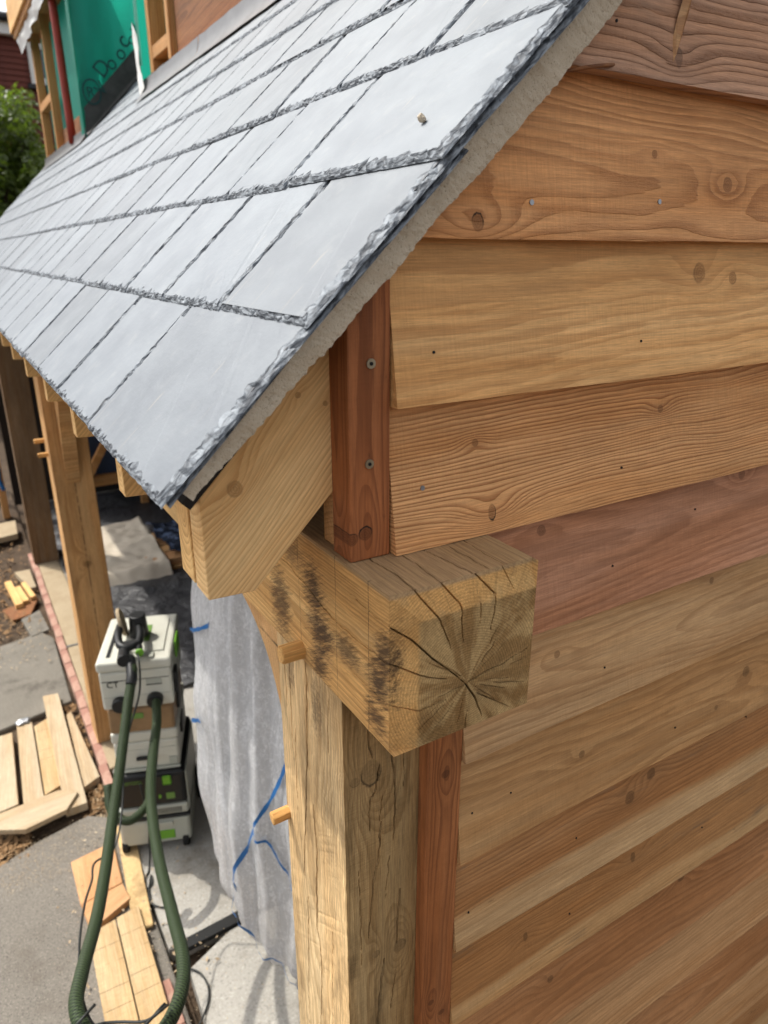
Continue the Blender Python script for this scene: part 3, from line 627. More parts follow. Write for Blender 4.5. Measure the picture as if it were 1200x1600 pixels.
def place_slate(y0, w, s, near, verge, L=SL, n_off=0.0, tilt=True, seed=None):
    key = (round(w, 3), near, verge, (seed if near == 0 else random.randint(0, 3)), round(L, 2))
    if key not in slate_cache:
        st = {0: .0062, 1: .010, 2: .026}[near]; slate_cache[key] = slate_mesh('slate', w-.0055, L, ST, len(slate_cache)*7+1, st, (.0092 if near < 2 else .0075), (.0058 if near == 0 else .0042), (.0115 if verge else (.0062 if near == 0 else .0045)))
    ang = (2.05*ST/SL if tilt else 0) + random.uniform(-.0012, .0012)
    yv = SD*math.cos(-ang) + NN*math.sin(-ang); xv = Vector((0, -1, 0)); zv = xv.cross(yv)
    rz = random.uniform(-.002, .002); xv2 = xv + yv*rz; yv2 = yv - xv*rz
    o_ = roofpt(y0+w-.002, s+random.uniform(-.002, .002), -ST + n_off + random.uniform(-.0008, .0014))
    m_ = Matrix(((xv2.x, yv2.x, zv.x, o_.x), (xv2.y, yv2.y, zv.y, o_.y), (xv2.z, yv2.z, zv.z, o_.z), (0, 0, 0, 1)))
    return obj('slate', slate_cache[key], None, ROOF, mtx=m_)
sid = 0
starts = {0: [.06, .436, .718, .985], 1: [.06, .314, .572, .833, 1.075], 2: [.06, .44, .687, .94]}
for k in range(7):
    js = list(starts.get(k, [.06, .314, .57] if k % 2 else [.06, .44, .69])); 
    while js[-1] < 8.25: js.append(round(js[-1] + .259, 3))
    js.append(8.5)
    if js[-1]-js[-2] < .08: js.pop(-2)
    for i in range(len(js)-1):
        near = 0 if js[i] < .95 and k < 5 else (1 if js[i] < 2.4 else 2)
        sid += 1
        s = k*GAUGE; L = SL if k < 6 else .30
        place_slate(js[i], js[i+1]-js[i], s, near, i == 0, L, seed=sid)
# starter course below the eave slates
y = .065
for i in range(10):
    sid += 1; place_slate(y, .4 if i else .3, .004, 0 if i < 2 else 1, i == 0, .20, -ST*1.15, False, seed=sid); y += .4 if i else .3
# slates in the valley between the dormers
for k in range(7, 11):
    for y0 in ([4.10, 4.36, 4.62, 4.88, 5.14, 5.40, 5.56] if k % 2 else [4.10, 4.23, 4.49, 4.75, 5.01, 5.27, 5.53]):
        w = .259 if y0 < 5.5 else 5.8-y0
        place_slate(y0, w, k*GAUGE, 2, False, seed=sid)
# undercloak and mortar bedding at the verge (wavy strips along the slope)
def verge_strip(name, y0, y1, ntop, nbot, mat, step, rough, s0, s1, seed, nbf=None):
    ss_ = np.arange(s0, s1, step); rows = 9; V = []; F = []
    for i, s in enumerate(ss_):
        lo = nbot(s) + rough*1.3*mnoise.noise(Vector((s*11, seed, 0))) + rough*.7*mnoise.noise(Vector((s*150, seed, 3))) + rough*.5*mnoise.noise(Vector((s*47, seed, 9))); hi_ = ntop + rough*.6*mnoise.noise(Vector((s*40, seed, 7)))
        prof = [(y1, hi_)] + [(y0, hi_+(lo-hi_)*j/(rows-3)) for j in range(rows-2)] + [(y1, lo)]
        for j, (yy, n_) in enumerate(prof):
            dy = rough*.8*mnoise.noise(Vector((s*35, n_*60, seed)))+rough*.4*mnoise.noise(Vector((s*170, n_*170, seed+1))) if 0 < j < rows-1 else 0
            V.append(roofpt(yy+dy, s, n_))
    for i in range(len(ss_)-1):
        for j in range(rows-1): F.append((i*rows+j, i*rows+j+1, (i+1)*rows+j+1, (i+1)*rows+j))
    F += [tuple(range(rows))[::-1], tuple(range((len(ss_)-1)*rows, len(ss_)*rows))]
    return obj(name, mesh(name, V, F), mat, ROOF)
o = verge_strip('undercloak', .074, .30, -.0085, lambda s: -.0165, M['slate_dark'], .006, .0022, .012, 3.2, 2.0)
o = verge_strip('mortar_bed', .079, .16, -.0165, lambda s: -.0165 - .040*min(1, max(.12, .35 + s*1.1 if s < .6 else 1)) - .003, M['mortar'], .0035, .0032, .022, 3.2, 5.0)
o['label'] = 'rough grey-brown mortar bedding under the verge slates'
# back slope and ridge close the building off
RX = EX+3.3*C45; RZ = EZ+3.3*C45
obj('rear_slope', mesh('rear_slope', [(RX, .13, RZ-.04), (RX, 8.5, RZ-.04), (RX+2.6, 8.5, RZ-2.6), (RX+2.6, .13, RZ-2.6)], [(0, 1, 2, 3)]), M['slate_dark'], SHED)
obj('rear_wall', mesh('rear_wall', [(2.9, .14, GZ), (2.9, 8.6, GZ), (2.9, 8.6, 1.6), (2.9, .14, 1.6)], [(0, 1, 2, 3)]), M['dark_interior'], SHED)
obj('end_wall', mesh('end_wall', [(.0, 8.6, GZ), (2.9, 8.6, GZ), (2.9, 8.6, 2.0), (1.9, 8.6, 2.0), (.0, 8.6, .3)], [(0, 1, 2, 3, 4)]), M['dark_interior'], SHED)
# rafters, local x up the slope from the tail
RAFT = [(-.155, .177), (-.098, .177), (.30, .575), (.30, .768), (-.155, .308)]
def rafter(y, mat, w=.045, s_up=1.6):
    poly = [(-.155, .177), (-.098, .175), (s_up-.098, s_up+.175), (s_up-.155, s_up+.308), (-.155, .308)]
    V = []; A = [(p[0]*C45+p[1]*C45-(-.155*C45+.177*C45), -p[0]*C45+p[1]*C45-(.155*C45+.177*C45)) for p in poly]
    bm = bmesh.new(); a = [bm.verts.new((p[0], 0, p[1])) for p in A]; b = [bm.verts.new((p[0], w, p[1])) for p in A]; n = len(A)
    bm.faces.new(a); bm.faces.new(b[::-1])
    for i in range(n): bm.faces.new((a[i], b[i], b[(i+1) % n], a[(i+1) % n]))
    bmesh.ops.bevel(bm, geom=list(bm.edges), offset=.0012, segments=1, affect='EDGES')
    return obj('rafter', bm_mesh('rafter', bm), mat, SHED, (-.155, y, .177), (0, R(-45), 0))
r0 = rafter(.153, M['pine']); r0['label'] = 'pale pine verge rafter with a brown knot'
rafter(.206, M['pine_far'], .05)
for y in (.573, 1.05, 1.51, 1.98, 2.45, 2.92, 3.39, 3.86, 4.33, 4.8, 5.3, 5.8, 6.3, 6.8, 7.3, 7.8, 8.3): rafter(y+random.uniform(-.01, .01), M['pine_far'])
box('wall_block', (.012, .156, .205), (.19, .19, .46), M['oak_far'], SHED, .001)

# --- gable weatherboards: local x = world X, local y = Y, local z up from the board's bottom edge
def weatherboard(k, zb, zt, x0, x1, mat, label, fine=True, wav=.0012):
    H = zt+.028-zb; nx, nz = (150, 34) if fine else (24, 5); V = []; F = []
    zz = np.linspace(0, H, nz)
    for i in range(nx):
        t = i/(nx-1); tt = t
        for j, z in enumerate(zz):
            xl = max(x0, (zb+z)-.497); x = xl + (x1-xl)*tt
            w = wav*mnoise.noise(Vector((x*7, k*3.1, 0)))+.0006*mnoise.noise(Vector((x*60, k*3.1, 0)))
            yy = .0965 + .0320*(z/H) + .0012*mnoise.noise(Vector((x*3, z*4, k*2.0))) + .0005*mnoise.noise(Vector((x*40, z*60, k)))
            V.append((x, yy, zb + z + w*(1-z/H)))
    for i in range(nx-1):
        for j in range(nz-1): a = i*nz+j; F.append((a, a+nz, a+nz+1, a+1))
    b = len(V)
    for i in range(nx): x, y, z = V[i*nz]; V.append((x, y+.028+.001*mnoise.noise(Vector((x*50, k, 1))), z+.001))
    for i in range(nx-1): F.append((i*nz, b+i, b+i+1, (i+1)*nz))
    c = len(V)                                  # left end grain
    for j in range(nz): x, y, z = V[j]; V.append((x, y+.028-.020*(j/(nz-1)), z))
    for j in range(nz-1): F.append((j, j+1, c+j+1, c+j))
    me = mesh('weatherboard', [(p[0], p[1], p[2]-zb) for p in V], F)
    o = obj('weatherboard', me, mat, SHED, (0, 0, zb)); o['label'] = label; return o
ZB = [1.290, 1.109, .928, .7475, .5663, .3853, .2043, .0233, -.159, -.354, -.544, -.725, -.915, -1.105, -1.295, -1.485, -1.675, -1.865, -2.055, -2.245]
def kn(zb, L): return [(x, z-zb, r) + ((None, *rest) if rest else ()) for (x, z, r, *rest) in L]
bspec = {
 3: dict(light=S(190, 152, 126), dark=S(142, 108, 87), ring=.010, pith=(.05, .20), tilt=(.01, -.02), con=.7, saw=.3, knots=kn(.7475, [(.47, .775, .011, .6)]), grey=S(140, 116, 98), greyamt=.1, bump=1.0, tearout=.6),
 4: dict(light=S(206, 152, 102), dark=S(152, 100, 62), ring=.0075, pith=(.035, .075), tilt=(.030, .012), con=.48, saw=.7, knots=kn(.5663, [(.168, .583, .010, .8, 1.0), (.614, .64, .010), (.461, .67, .005)]), bump=.75, tearout=.5),
 5: dict(light=S(220, 174, 118), dark=S(172, 122, 74), ring=.017, pith=(.05, .19), tilt=(.0, -.05), con=.45, saw=.5, knots=kn(.3853, [(.594, .524, .0135), (.672, .516, .009)]), bump=.6),
 6: dict(light=S(210, 158, 106), dark=S(150, 98, 58), ring=.0048, pith=(.09, .22), tilt=(.01, -.01), con=.75, saw=.5, knots=kn(.2043, [(.213, .232, .011, .55, 1.0), (.191, .325, .005), (.545, .331, .006)]), bump=.7, tearout=.3),
 7: dict(light=S(182, 134, 104), dark=S(140, 96, 70), ring=.010, pith=(.045, .12), tilt=(.03, -.02), con=.5, saw=.6, knots=kn(.0233, [(.324, .176, .008), (.796, .185, .009)]), bump=.5),
 8: dict(light=S(186, 150, 108), dark=S(146, 108, 72), ring=.013, pith=(.05, .11), tilt=(-.03, .03), con=.5, saw=.5, knots=kn(-.159, [(.374, -.041, .0062), (.76, -.011, .0062)]), bump=.45),
 9: dict(light=S(184, 144, 98), dark=S(140, 102, 64), ring=.016, pith=(.05, .07), tilt=(.02, .03), con=.5, saw=.5, knots=kn(-.354, [(.922, -.254, .011), (.453, -.262, .007), (.825, -.301, .0055)]), bump=.5),
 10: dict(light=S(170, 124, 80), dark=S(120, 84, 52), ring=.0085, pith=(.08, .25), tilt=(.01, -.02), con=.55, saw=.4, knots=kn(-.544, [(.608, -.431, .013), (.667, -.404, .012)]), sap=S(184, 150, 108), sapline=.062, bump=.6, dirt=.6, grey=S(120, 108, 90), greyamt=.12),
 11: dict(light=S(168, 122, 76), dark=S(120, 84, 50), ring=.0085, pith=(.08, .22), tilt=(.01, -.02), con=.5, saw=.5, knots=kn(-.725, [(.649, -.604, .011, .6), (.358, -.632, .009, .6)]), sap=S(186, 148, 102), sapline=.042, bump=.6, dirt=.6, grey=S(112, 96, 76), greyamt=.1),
 12: dict(light=S(172, 124, 82), dark=S(124, 86, 54), ring=.009, pith=(.07, .08), tilt=(.02, .02), con=.5, saw=.5, knots=kn(-.915, [(.839, -.763, .013), (.443, -.805, .008)]), bump=.5, dirt=.4),
 13: dict(light=S(184, 142, 98), dark=S(140, 100, 64), ring=.010, pith=(.07, .2), tilt=(.02, .0), con=.5, saw=.5, knots=kn(-1.105, [(.697, -.928, .01)]), bump=.5)}
blabel = {0: 'weatherboard high in the gable', 3: 'rough grey-brown weatherboard with a split knot', 4: 'orange-tan weatherboard with wide arching grain', 5: 'pale yellow-tan weatherboard with a large round knot', 6: 'orange board with fine close grain ending on the oak plate',
 7: 'pinkish weatherboard beside the oak end', 8: 'pale beige weatherboard with two small dark knots', 9: 'tan weatherboard with an oval grain figure', 10: 'dark brown board with pale lower edge and twin knots', 11: 'dark brown board with pale sapwood edge', 12: 'brown weatherboard near the bottom', 13: 'lighter brown weatherboard near the bottom'}
BOARDS = {}
for i, zb in enumerate(ZB):
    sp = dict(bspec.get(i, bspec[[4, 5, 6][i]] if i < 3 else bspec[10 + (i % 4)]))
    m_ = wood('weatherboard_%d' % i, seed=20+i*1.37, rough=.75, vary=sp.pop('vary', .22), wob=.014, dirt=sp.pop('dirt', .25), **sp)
    x0 = .063 if i <= 6 else (.186 if zb < -.05 else .186)
    zt = ZB[i-1] if i else zb+.18
    BOARDS[i] = weatherboard(i, zb, zt, x0, 2.9, m_, blabel.get(i, 'weatherboard of the gable wall'), 3 <= i <= 14)
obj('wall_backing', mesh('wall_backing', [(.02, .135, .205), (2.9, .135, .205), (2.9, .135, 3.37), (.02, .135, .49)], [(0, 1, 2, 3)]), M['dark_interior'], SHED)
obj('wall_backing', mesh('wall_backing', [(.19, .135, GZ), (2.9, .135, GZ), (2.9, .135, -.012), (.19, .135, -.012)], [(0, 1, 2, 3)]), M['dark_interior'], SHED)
# nails in the boards
nail_me = cyl_me('nail', .0032, .003, 10); hole_me = cyl_me('nail', .0018, .003, 8)
for bi, x, z, big in [(4, .470, .614, 1), (4, .248, .606, 1), (5, .117, .444, 0), (5, .468, .436, 0), (6, .107, .281, 1), (6, .459, .254, 0), (7, .669, .146, 0), (7, .469, .092, 0), (8, .479, -.095, 0), (8, .30, -.09, 0), (9, .292, -.269, 0), (9, .213, -.272, 0), (9, .70, -.30, 0), (10, .972, -.388, 0), (10, .464, -.453, 0), (10, .215, -.48, 0), (11, .47, -.642, 0), (11, .87, -.633, 0), (3, .36, .80, 0)]:
    H = (ZB[bi-1]+.028-ZB[bi]); yy = .0965+.0320*((z-ZB[bi])/H)
    obj('nail', nail_me if big else hole_me, M['zinc'] if big else M['rubber'], BOARDS[bi], (x, yy, z-ZB[bi]), (R(90-6), 0, 0))
# a splinter lifting from the top board
tube('splinter', [(.262, .098, .735-.7475), (.30, .088, .744-.7475), (.34, .093, .752-.7475), (.372, .106, .758-.7475)], .0022, M['shed_board'], BOARDS[3], 6, 5)
bm = bmesh.new()
for p in [(.452, .1015, .002), (.462, .0985, .03), (.478, .101, .075), (.49, .106, .11), (.476, .105, .11), (.462, .103, .07), (.455, .104, .03)]: bm.verts.new(p)
bm.verts.ensure_lookup_table(); bm.faces.new(bm.verts[:]); obj('splinter', bm_mesh('splinter', bm), M['cedar_offcut'], BOARDS[3])
# corner battens, local x up, local z = -X + offset
def batten(x0, x1, y0, y1, z0, z1, mat, label, slope=False):
    bm = bmesh.new(); box_bm(bm, (0, 0, 0), (z1-z0, y1-y0, x1-x0), .0018, 2)
    if slope:
        for v in bm.verts:
            if v.co.x > (z1-z0)*.5: v.co.x = v.co.x - v.co.z       # cut to the pitch
    o = obj('corner_batten', bm_mesh('corner_batten', bm), mat, SHED, (x1, y0, z0), (0, R(-90), 0)); o['label'] = label; return o
BU = batten(.006, .0605, .108, .153, .2035, .545, M['cedar_batten'], 'red-brown upper corner batten with two brass screws', True)
BL_ = batten(.1235, .1855, .1045, .1275, GZ, -.001, M['cedar_batten_low'], 'red-brown lower corner batten beside the post')
scr = bmesh.new(); bmesh.ops.create_cone(scr, cap_ends=True, segments=16, radius1=.0056, radius2=.0056, depth=.002); scm = bm_mesh('screw', scr)
rec = cyl_me('screw_recess', .0022, .0012, 6)
for x, z in ((.035, .437), (.032, .323)):
    s_ = obj('screw', scm, M['steel'], BU, (z-.2035, -.0008, .0605-x), (R(90), 0, 0)); obj('screw_recess', rec, M['rubber'], BU, (z-.2035, -.0022, .0605-x), (R(90), 0, 0))

# ------------------------------------------------------------------ dormers rising from the roof (front wall plane x = .84)
DX, DZ = .84, 1.385
def dormer(name, label, y0, y1, lay):
    return empty(name, (DX, y0, DZ), 0, label, 'dormer')
def dbox(name, root, lo, hi, mat, bev=.003):
    """world coordinates; grain runs up for tall pieces, along y for wide ones"""
    lo, hi = Vector(lo), Vector(hi); s = hi-lo; c = (lo+hi)/2
    if s.z >= s.x and s.z >= s.y:
        bm = bmesh.new(); box_bm(bm, (-s.z/2, -s.y/2, -s.x/2), (s.z/2, s.y/2, s.x/2), bev); return obj(name, bm_mesh(name, bm), mat, root, c-root.location, (0, R(-90), 0))
    if s.y >= s.x:
        bm = bmesh.new(); box_bm(bm, (-s.y/2, -s.x/2, -s.z/2), (s.y/2, s.x/2, s.z/2), bev); return obj(name, bm_mesh(name, bm), mat, root, c-root.location, (0, 0, R(90)))
    bm = bmesh.new(); box_bm(bm, -s/2, s/2, bev); return obj(name, bm_mesh(name, bm), mat, root, c-root.location)
def cloth_grid(name, root, P00, P10, P01, P11, nu, nv, amp, mat, seed, nrm, sc=4, edge=.02):
    """hanging sheet between four corners, folds along v"""
    P00, P10, P01, P11, nrm = map(Vector, (P00, P10, P01, P11, nrm)); V = []; F = []
    for i in range(nu):
        for j in range(nv):
            u, v = i/(nu-1), j/(nv-1); p = (P00*(1-u)+P10*u)*(1-v)+(P01*(1-u)+P11*u)*v
            w = amp*(mnoise.noise(Vector((u*sc*2, v*sc*.7, seed)))+.5*mnoise.noise(Vector((u*sc*7, v*sc*1.5, seed+2))))
            e = edge*mnoise.noise(Vector((v*9, seed, 4)))*(1 if i == nu-1 else (-1 if i == 0 else 0))
            V.append(p + nrm*w + (P10-P00).normalized()*e - (root.location if root else Vector((0, 0, 0))))
    for i in range(nu-1):
        for j in range(nv-1): a = i*nv+j; F.append((a, a+nv, a+nv+1, a+1))
    return obj(name, mesh(name, V, F, True), mat, root)
def flashing(root, P, up, out, joints, mat):
    """lead dressed up the wall and out over the slates; P = polyline along the foot"""
    V = []; F = []; up, out = Vector(up), Vector(out); m_ = 5
    for i, p in enumerate(P):
        p = Vector(p); w = .006*mnoise.noise(Vector((i*.7, 3, 1)))
        prof = [p+up*(.062+w)+out*.004, p+up*.035+out*.008, p+up*.012+out*.02, p+out*(.060+w)+NN*.003, p+out*(.08+w*1.5)+NN*.002]
        V += [q-root.location for q in prof]
    for i in range(len(P)-1):
        for j in range(m_-1): F.append((i*m_+j, i*m_+j+1, (i+1)*m_+j+1, (i+1)*m_+j))
    return obj('lead_flashing', mesh('lead_flashing', V, F, True), mat, root)
foot = lambda y, s: roofpt(y, s, .004)
D1 = dormer('far_dormer', 'unfinished far dormer with green breather membrane on its cheek', 5.82, 8.0, 0)
sF = (DX-EX)/C45
# front wall of the far dormer: sole plate, corner studs, middle studs, rail
dbox('sole_plate', D1, (DX, 5.86, DZ+.01), (DX+.09, 8.0, DZ+.07), M['stud'])
for ya, yb_ in ((7.94, 8.0), (7.24, 7.29), (5.86, 5.92)): dbox('stud', D1, (DX+.002, ya, DZ+.072), (DX+.075, yb_, 3.35), M['stud'])
dbox('stud', D1, (DX+.004, 7.292, 1.86), (DX+.07, 7.938, 1.93), M['stud'])
dbox('soffit_board', D1, (DX-.10, 5.9, 2.53), (DX+.2, 8.28, 2.59), M['stud']); dbox('fascia', D1, (DX-.125, 5.92, 2.58), (DX-.09, 8.3, 2.86), M['pine_far'])
cloth_grid('membrane_flap', D1, (DX-.075, 5.9, 2.44), (DX-.06, 8.2, 2.40), (DX-.085, 5.9, 2.58), (DX-.085, 8.2, 2.58), 30, 6, .03, M['white_trim'], 3.0, (1, 0, 0))
cloth_grid('membrane', D1, (DX+.10, 5.9, DZ), (DX+.10, 8.0, DZ), (DX+.10, 5.9, 2.5), (DX+.10, 8.0, 2.5), 12, 12, .01, M['membrane'], 5.0, (1, 0, 0))
prism_poly = [(DX+.06, DZ+.05), (DX+.09, DZ+.05), (DX+.09, 1.75), (DX+.06, 1.75)]
dbox('apron_board', D1, (DX+.062, 6.0, DZ+.071), (DX+.092, 7.28, 1.62), M['shed_board'])
tube('steel_prop', [(DX-.01, 6.36, DZ+.02), (DX-.01, 6.40, 2.0), (DX-.01, 6.44, 2.52)], .032, M['red_steel'], D1, 10, 3)
for o in [bpy.data.objects['steel_prop']]:
    o.data.transform(Matrix.Translation(-D1.location))
dbox('membrane_fold', D1, (DX-.012, 5.815, DZ+.02), (DX+.001, 5.93, 3.35), M['membrane'])
# cheek facing the camera: green membrane, dark lead soaker up the slope, printed letters
cloth_grid('membrane', D1, (DX-.005, 5.815, DZ+.0), (DX+1.5, 5.815, DZ+1.5), (DX-.005, 5.815, 3.4), (DX+1.5, 5.815, 3.9), 40, 40, .035, M['membrane'], 9.0, (0, 1, 0))
cloth_grid('cheek_flashing', D1, (DX-.0, 5.775, DZ-.01), (DX+1.5, 5.775, DZ+1.49), (DX-.0, 5.775, DZ+.20), (DX+1.5, 5.775, DZ+1.75), 24, 6, .004, M['lead_dark'], 2.0, (0, 1, 0))
def letters(root, txt, loc, size, rot, mat, name='lettering'):
    cu = bpy.data.curves.new(name, 'FONT'); cu.body = txt; cu.size = size; cu.extrude = .0008; cu.offset = .0; cu.materials.append(mat)
    tmp = bpy.data.objects.new(name, cu); me = bpy.data.meshes.new_from_object(tmp); bpy.data.objects.remove(tmp)
    o = bpy.data.objects.new(name, me); COL.objects.link(o)
    if not me.materials: me.materials.append(mat)
    o.parent = root; o.location = Vector(loc)-root.location; o.rotation_euler = rot; return o
for ch, x_, z_, sz in (('D', .165, .40, .15), ('o', .24, .455, .14), ('o', .315, .53, .14), ('c', .355, .615, .16), ('o', .41, .64, .12), ('V', .15, .28, .13), ('y', .44, .72, .12)):
    letters(D1, ch, (DX+x_, 5.760, DZ+z_), sz, (R(90), R(-52), 0), M['letter'])
letters(D1, 'R', (DX+.035, 5.760, DZ+.27), .10, (R(90), R(-8), 0), M['letter'])
bm = bmesh.new(); n_ = 32
ri = [bm.verts.new((.105*math.cos(2*math.pi*i/n_), 0, .125*math.sin(2*math.pi*i/n_))) for i in range(n_)]; ro = [bm.verts.new((.125*math.cos(2*math.pi*i/n_), 0, .145*math.sin(2*math.pi*i/n_))) for i in range(n_)]
for i in range(n_): bm.faces.new((ri[i], ri[(i+1) % n_], ro[(i+1) % n_], ro[i]))
obj('lettering', bm_mesh('lettering', bm), M['letter'], D1, Vector((DX+.07, 5.761, DZ+.31))-D1.location).scale = (.55, 1, .6)
flashing(D1, [foot(5.8+i*.1, sF) for i in range(24)], (0, 0, 1), tuple(-SD), None, M['lead'])
flashing(D1, [foot(5.79, sF+i*.1) for i in range(20)], (0, 0, 1), (0, -1, 0), None, M['lead_dark'])

D2 = dormer('near_dormer', 'unfinished near dormer with timber studs behind the lead flashing', .9, 4.0, 0)
dbox('sole_plate', D2, (DX, .9, DZ+.01), (DX+.09, 3.86, DZ+.075), M['stud'])
for ya, yb_ in ((3.78, 3.84), (3.44, 3.49), (2.05, 2.11), (1.2, 1.26)): dbox('stud', D2, (DX+.002, ya, DZ+.077), (DX+.088, yb_, 3.3), M['stud'])
dbox('rail', D2, (DX+.004, 3.492, 1.52), (DX+.084, 3.778, 1.58), M['stud'])
# deep sheathing boards between the studs
dbox('sheathing_board', D2, (DX+.03, 2.17, DZ+.08), (DX+.06, 3.42, 1.70), M['shed_board']); dbox('sheathing_board', D2, (DX+.028, 2.17, 1.708), (DX+.058, 3.42, 2.02), M['shed_board']); dbox('sheathing_board', D2, (DX+.03, .9, DZ+.08), (DX+.06, 2.04, 1.75), M['stud'])
cloth_grid('membrane', D2, (DX+.11, .9, DZ), (DX+.11, 3.9, DZ), (DX+.11, .9, 3.3), (DX+.11, 3.9, 3.3), 12, 12, .01, M['membrane'], 15.0, (1, 0, 0))
cloth_grid('membrane_flap', D2, (DX-.03, 3.87, DZ+.12), (DX-.015, 4.03, DZ+.14), (DX-.02, 3.85, 3.3), (DX-.012, 4.10, 3.3), 6, 30, .02, M['membrane'], 17.0, (1, 0, 0), 3, .012)
cloth_grid('membrane_flap', D2, (DX-.025, 3.90, DZ+.02), (DX-.02, 4.03, DZ-.02), (DX-.035, 3.97, DZ+.34), (DX-.02, 4.05, DZ+.36), 6, 12, .015, M['white_trim'], 19.0, (1, 0, 0), 3, .01)
cloth_grid('membrane', D2, (DX, 4.03, DZ), (DX+1.4, 4.03, DZ+1.4), (DX, 4.03, 3.3), (DX+1.4, 4.03, 3.8), 10, 10, .01, M['membrane'], 21.0, (0, 1, 0))
flashing(D2, [foot(.9+i*.08, sF) for i in range(27)], (0, 0, 1), tuple(-SD), None, M['lead'])
flashing(D2, [foot(2.985+i*.08, sF-.002) for i in range(14)], (0, 0, 1), tuple(-SD), None, M['lead'])

# ------------------------------------------------------------------ house and shrub far left
HO = empty('tile_hung_house', (1.2, 17.0, GZ-.1), 0, 'neighbouring house hung with red-brown tiles beyond the roof', 'house')
hx0, hx1, hy = -4.0, 3.4, 17.0
def hpart(name, lo, hi, mat, bev=.01, par=HO): return box(name, Vector(lo)-HO.location, Vector(hi)-HO.location, mat, par, bev)
hpart('wall', (hx0, hy, GZ-.1), (hx1, hy+6, 4.9), M['house_tile'], 0)
# each tile course is a lapped strip
bm = bmesh.new(); box_bm(bm, (hx0, -.03, 0), (hx1, .01, .105), 0)
for v in bm.verts:
    if v.co.z > .05: v.co.y += .025
tme = bm_mesh('tile_course', bm)
for i in range(49):
    obj('tile_course', tme, M['house_tile'], HO, Vector((0, hy-.006, -.6+i*.104))-HO.location)
hpart('fascia_board', (hx0-.1, hy-.22, 4.52), (hx1+.1, hy-.12, 4.74), M['white_trim']); hpart('soffit', (hx0-.1, hy-.12, 4.53), (hx1+.1, hy+.0, 4.58), M['white_trim'])
hpart('gutter', (hx0-.1, hy-.36, 4.72), (hx1+.1, hy-.23, 4.86), M['gutter'], .04)
hpart('chimney', (1.98, hy+.6, 4.9), (2.9, hy+1.4, 8.0), M['gutter'])
bm = bmesh.new(); rv = [bm.verts.new(Vector(p)-HO.location) for p in [(hx0-.15, hy-.3, 4.82), (hx1+.15, hy-.3, 4.82), (hx1+.15, hy+6.3, 4.82), (hx0-.15, hy+6.3, 4.82), (hx0-.15, hy+3, 5.0), (hx1+.15, hy+3, 5.0)]]
for q in ((0, 1, 5, 4), (2, 3, 4, 5), (1, 2, 5), (3, 0, 4), (0, 3, 2, 1)): bm.faces.new([rv[i] for i in q])
obj('roof', bm_mesh('roof', bm), M['gutter'], HO)
WX0, WX1, WZ0, WZ1 = 2.02, 3.05, 3.74, 4.48
wn = empty('window', Vector((WX0, hy-.06, WZ0))-HO.location); wn.parent = HO
def wpart(name, lo, hi, mat): 
    o_ = box(name, Vector(lo)-Vector((WX0, hy-.06, WZ0)), Vector(hi)-Vector((WX0, hy-.06, WZ0)), mat, wn, .005); return o_
wpart('frame', (WX0, hy-.10, WZ0), (WX0+.16, hy-.02, WZ1), M['white_trim']); wpart('frame', (WX1-.12, hy-.10, WZ0), (WX1, hy-.02, WZ1), M['white_trim'])
wpart('frame', (WX0+.162, hy-.10, WZ1-.12), (WX1-.122, hy-.02, WZ1), M['white_trim']); wpart('frame', (WX0+.162, hy-.10, WZ0), (WX1-.122, hy-.02, WZ0+.12), M['white_trim'])
wpart('pane', (WX0+.165, hy-.06, WZ0+.125), (WX1-.125, hy-.05, WZ1-.125), M['glass']); wpart('sill', (WX0-.08, hy-.16, WZ0-.09), (WX1+.08, hy-.02, WZ0-.005), M['gutter'])

def shrub(name, label, c, rad, n, seed, lsz):
    T_ = empty(name, (c[0], c[1], GZ-.1), 0, label, 'shrub'); rg = np.random.default_rng(seed); z0 = GZ-.1
    cl = [(rg.normal(0, .42, 3), rg.uniform(.22, .4)) for _ in range(46)]
    V = []; F = []
    for i in range(n):
        cc, cr = cl[rg.integers(len(cl))]; d = rg.normal(0, 1, 3); d /= np.linalg.norm(d); p = (cc + d*cr*rg.uniform(.7, 1.05))*np.array(rad) + np.array([0, 0, c[2]-z0])
        a = rg.normal(0, 1, 3); a[2] *= .5; a /= np.linalg.norm(a); nrm = d + rg.normal(0, .6, 3) + np.array([0, 0, .6]); b = np.cross(nrm, a); b /= np.linalg.norm(b)+1e-9; a = np.cross(b, nrm); a /= np.linalg.norm(a)+1e-9
        s = lsz*rg.uniform(.6, 1.3); k = len(V)
        up = nrm/np.linalg.norm(nrm)
        V += [p-a*s, p-b*s*.38+up*s*.08, p+a*s, p+b*s*.38+up*s*.08, p+a*s*.1-up*s*.06]; F += [(k, k+1, k+4), (k+1, k+2, k+4), (k+2, k+3, k+4), (k+3, k, k+4)]
    obj('crown', mesh('crown', V, F), M['leaf'], T_)
    top = c[2]-z0
    for q in range(7):
        e = rg.normal(0, .5, 3)*np.array(rad)
        tube('trunk', [(e[0]*.1, e[1]*.1, 0), (e[0]*.3, e[1]*.3, top*.5), (e[0]*.8, e[1]*.8, top+e[2])], .045, M['bark'], T_, 7, 4)
    return T_
shrub('shrub', 'leafy green shrub at the left edge behind the slate roof', (.95, 12.6, 1.75), (.7, .8, 1.0), 7000, 4, .07)
shrub('shrub', 'darker shrub low down behind the far end of the roof', (.75, 12.3, .55), (.8, .8, .9), 4000, 8, .07)

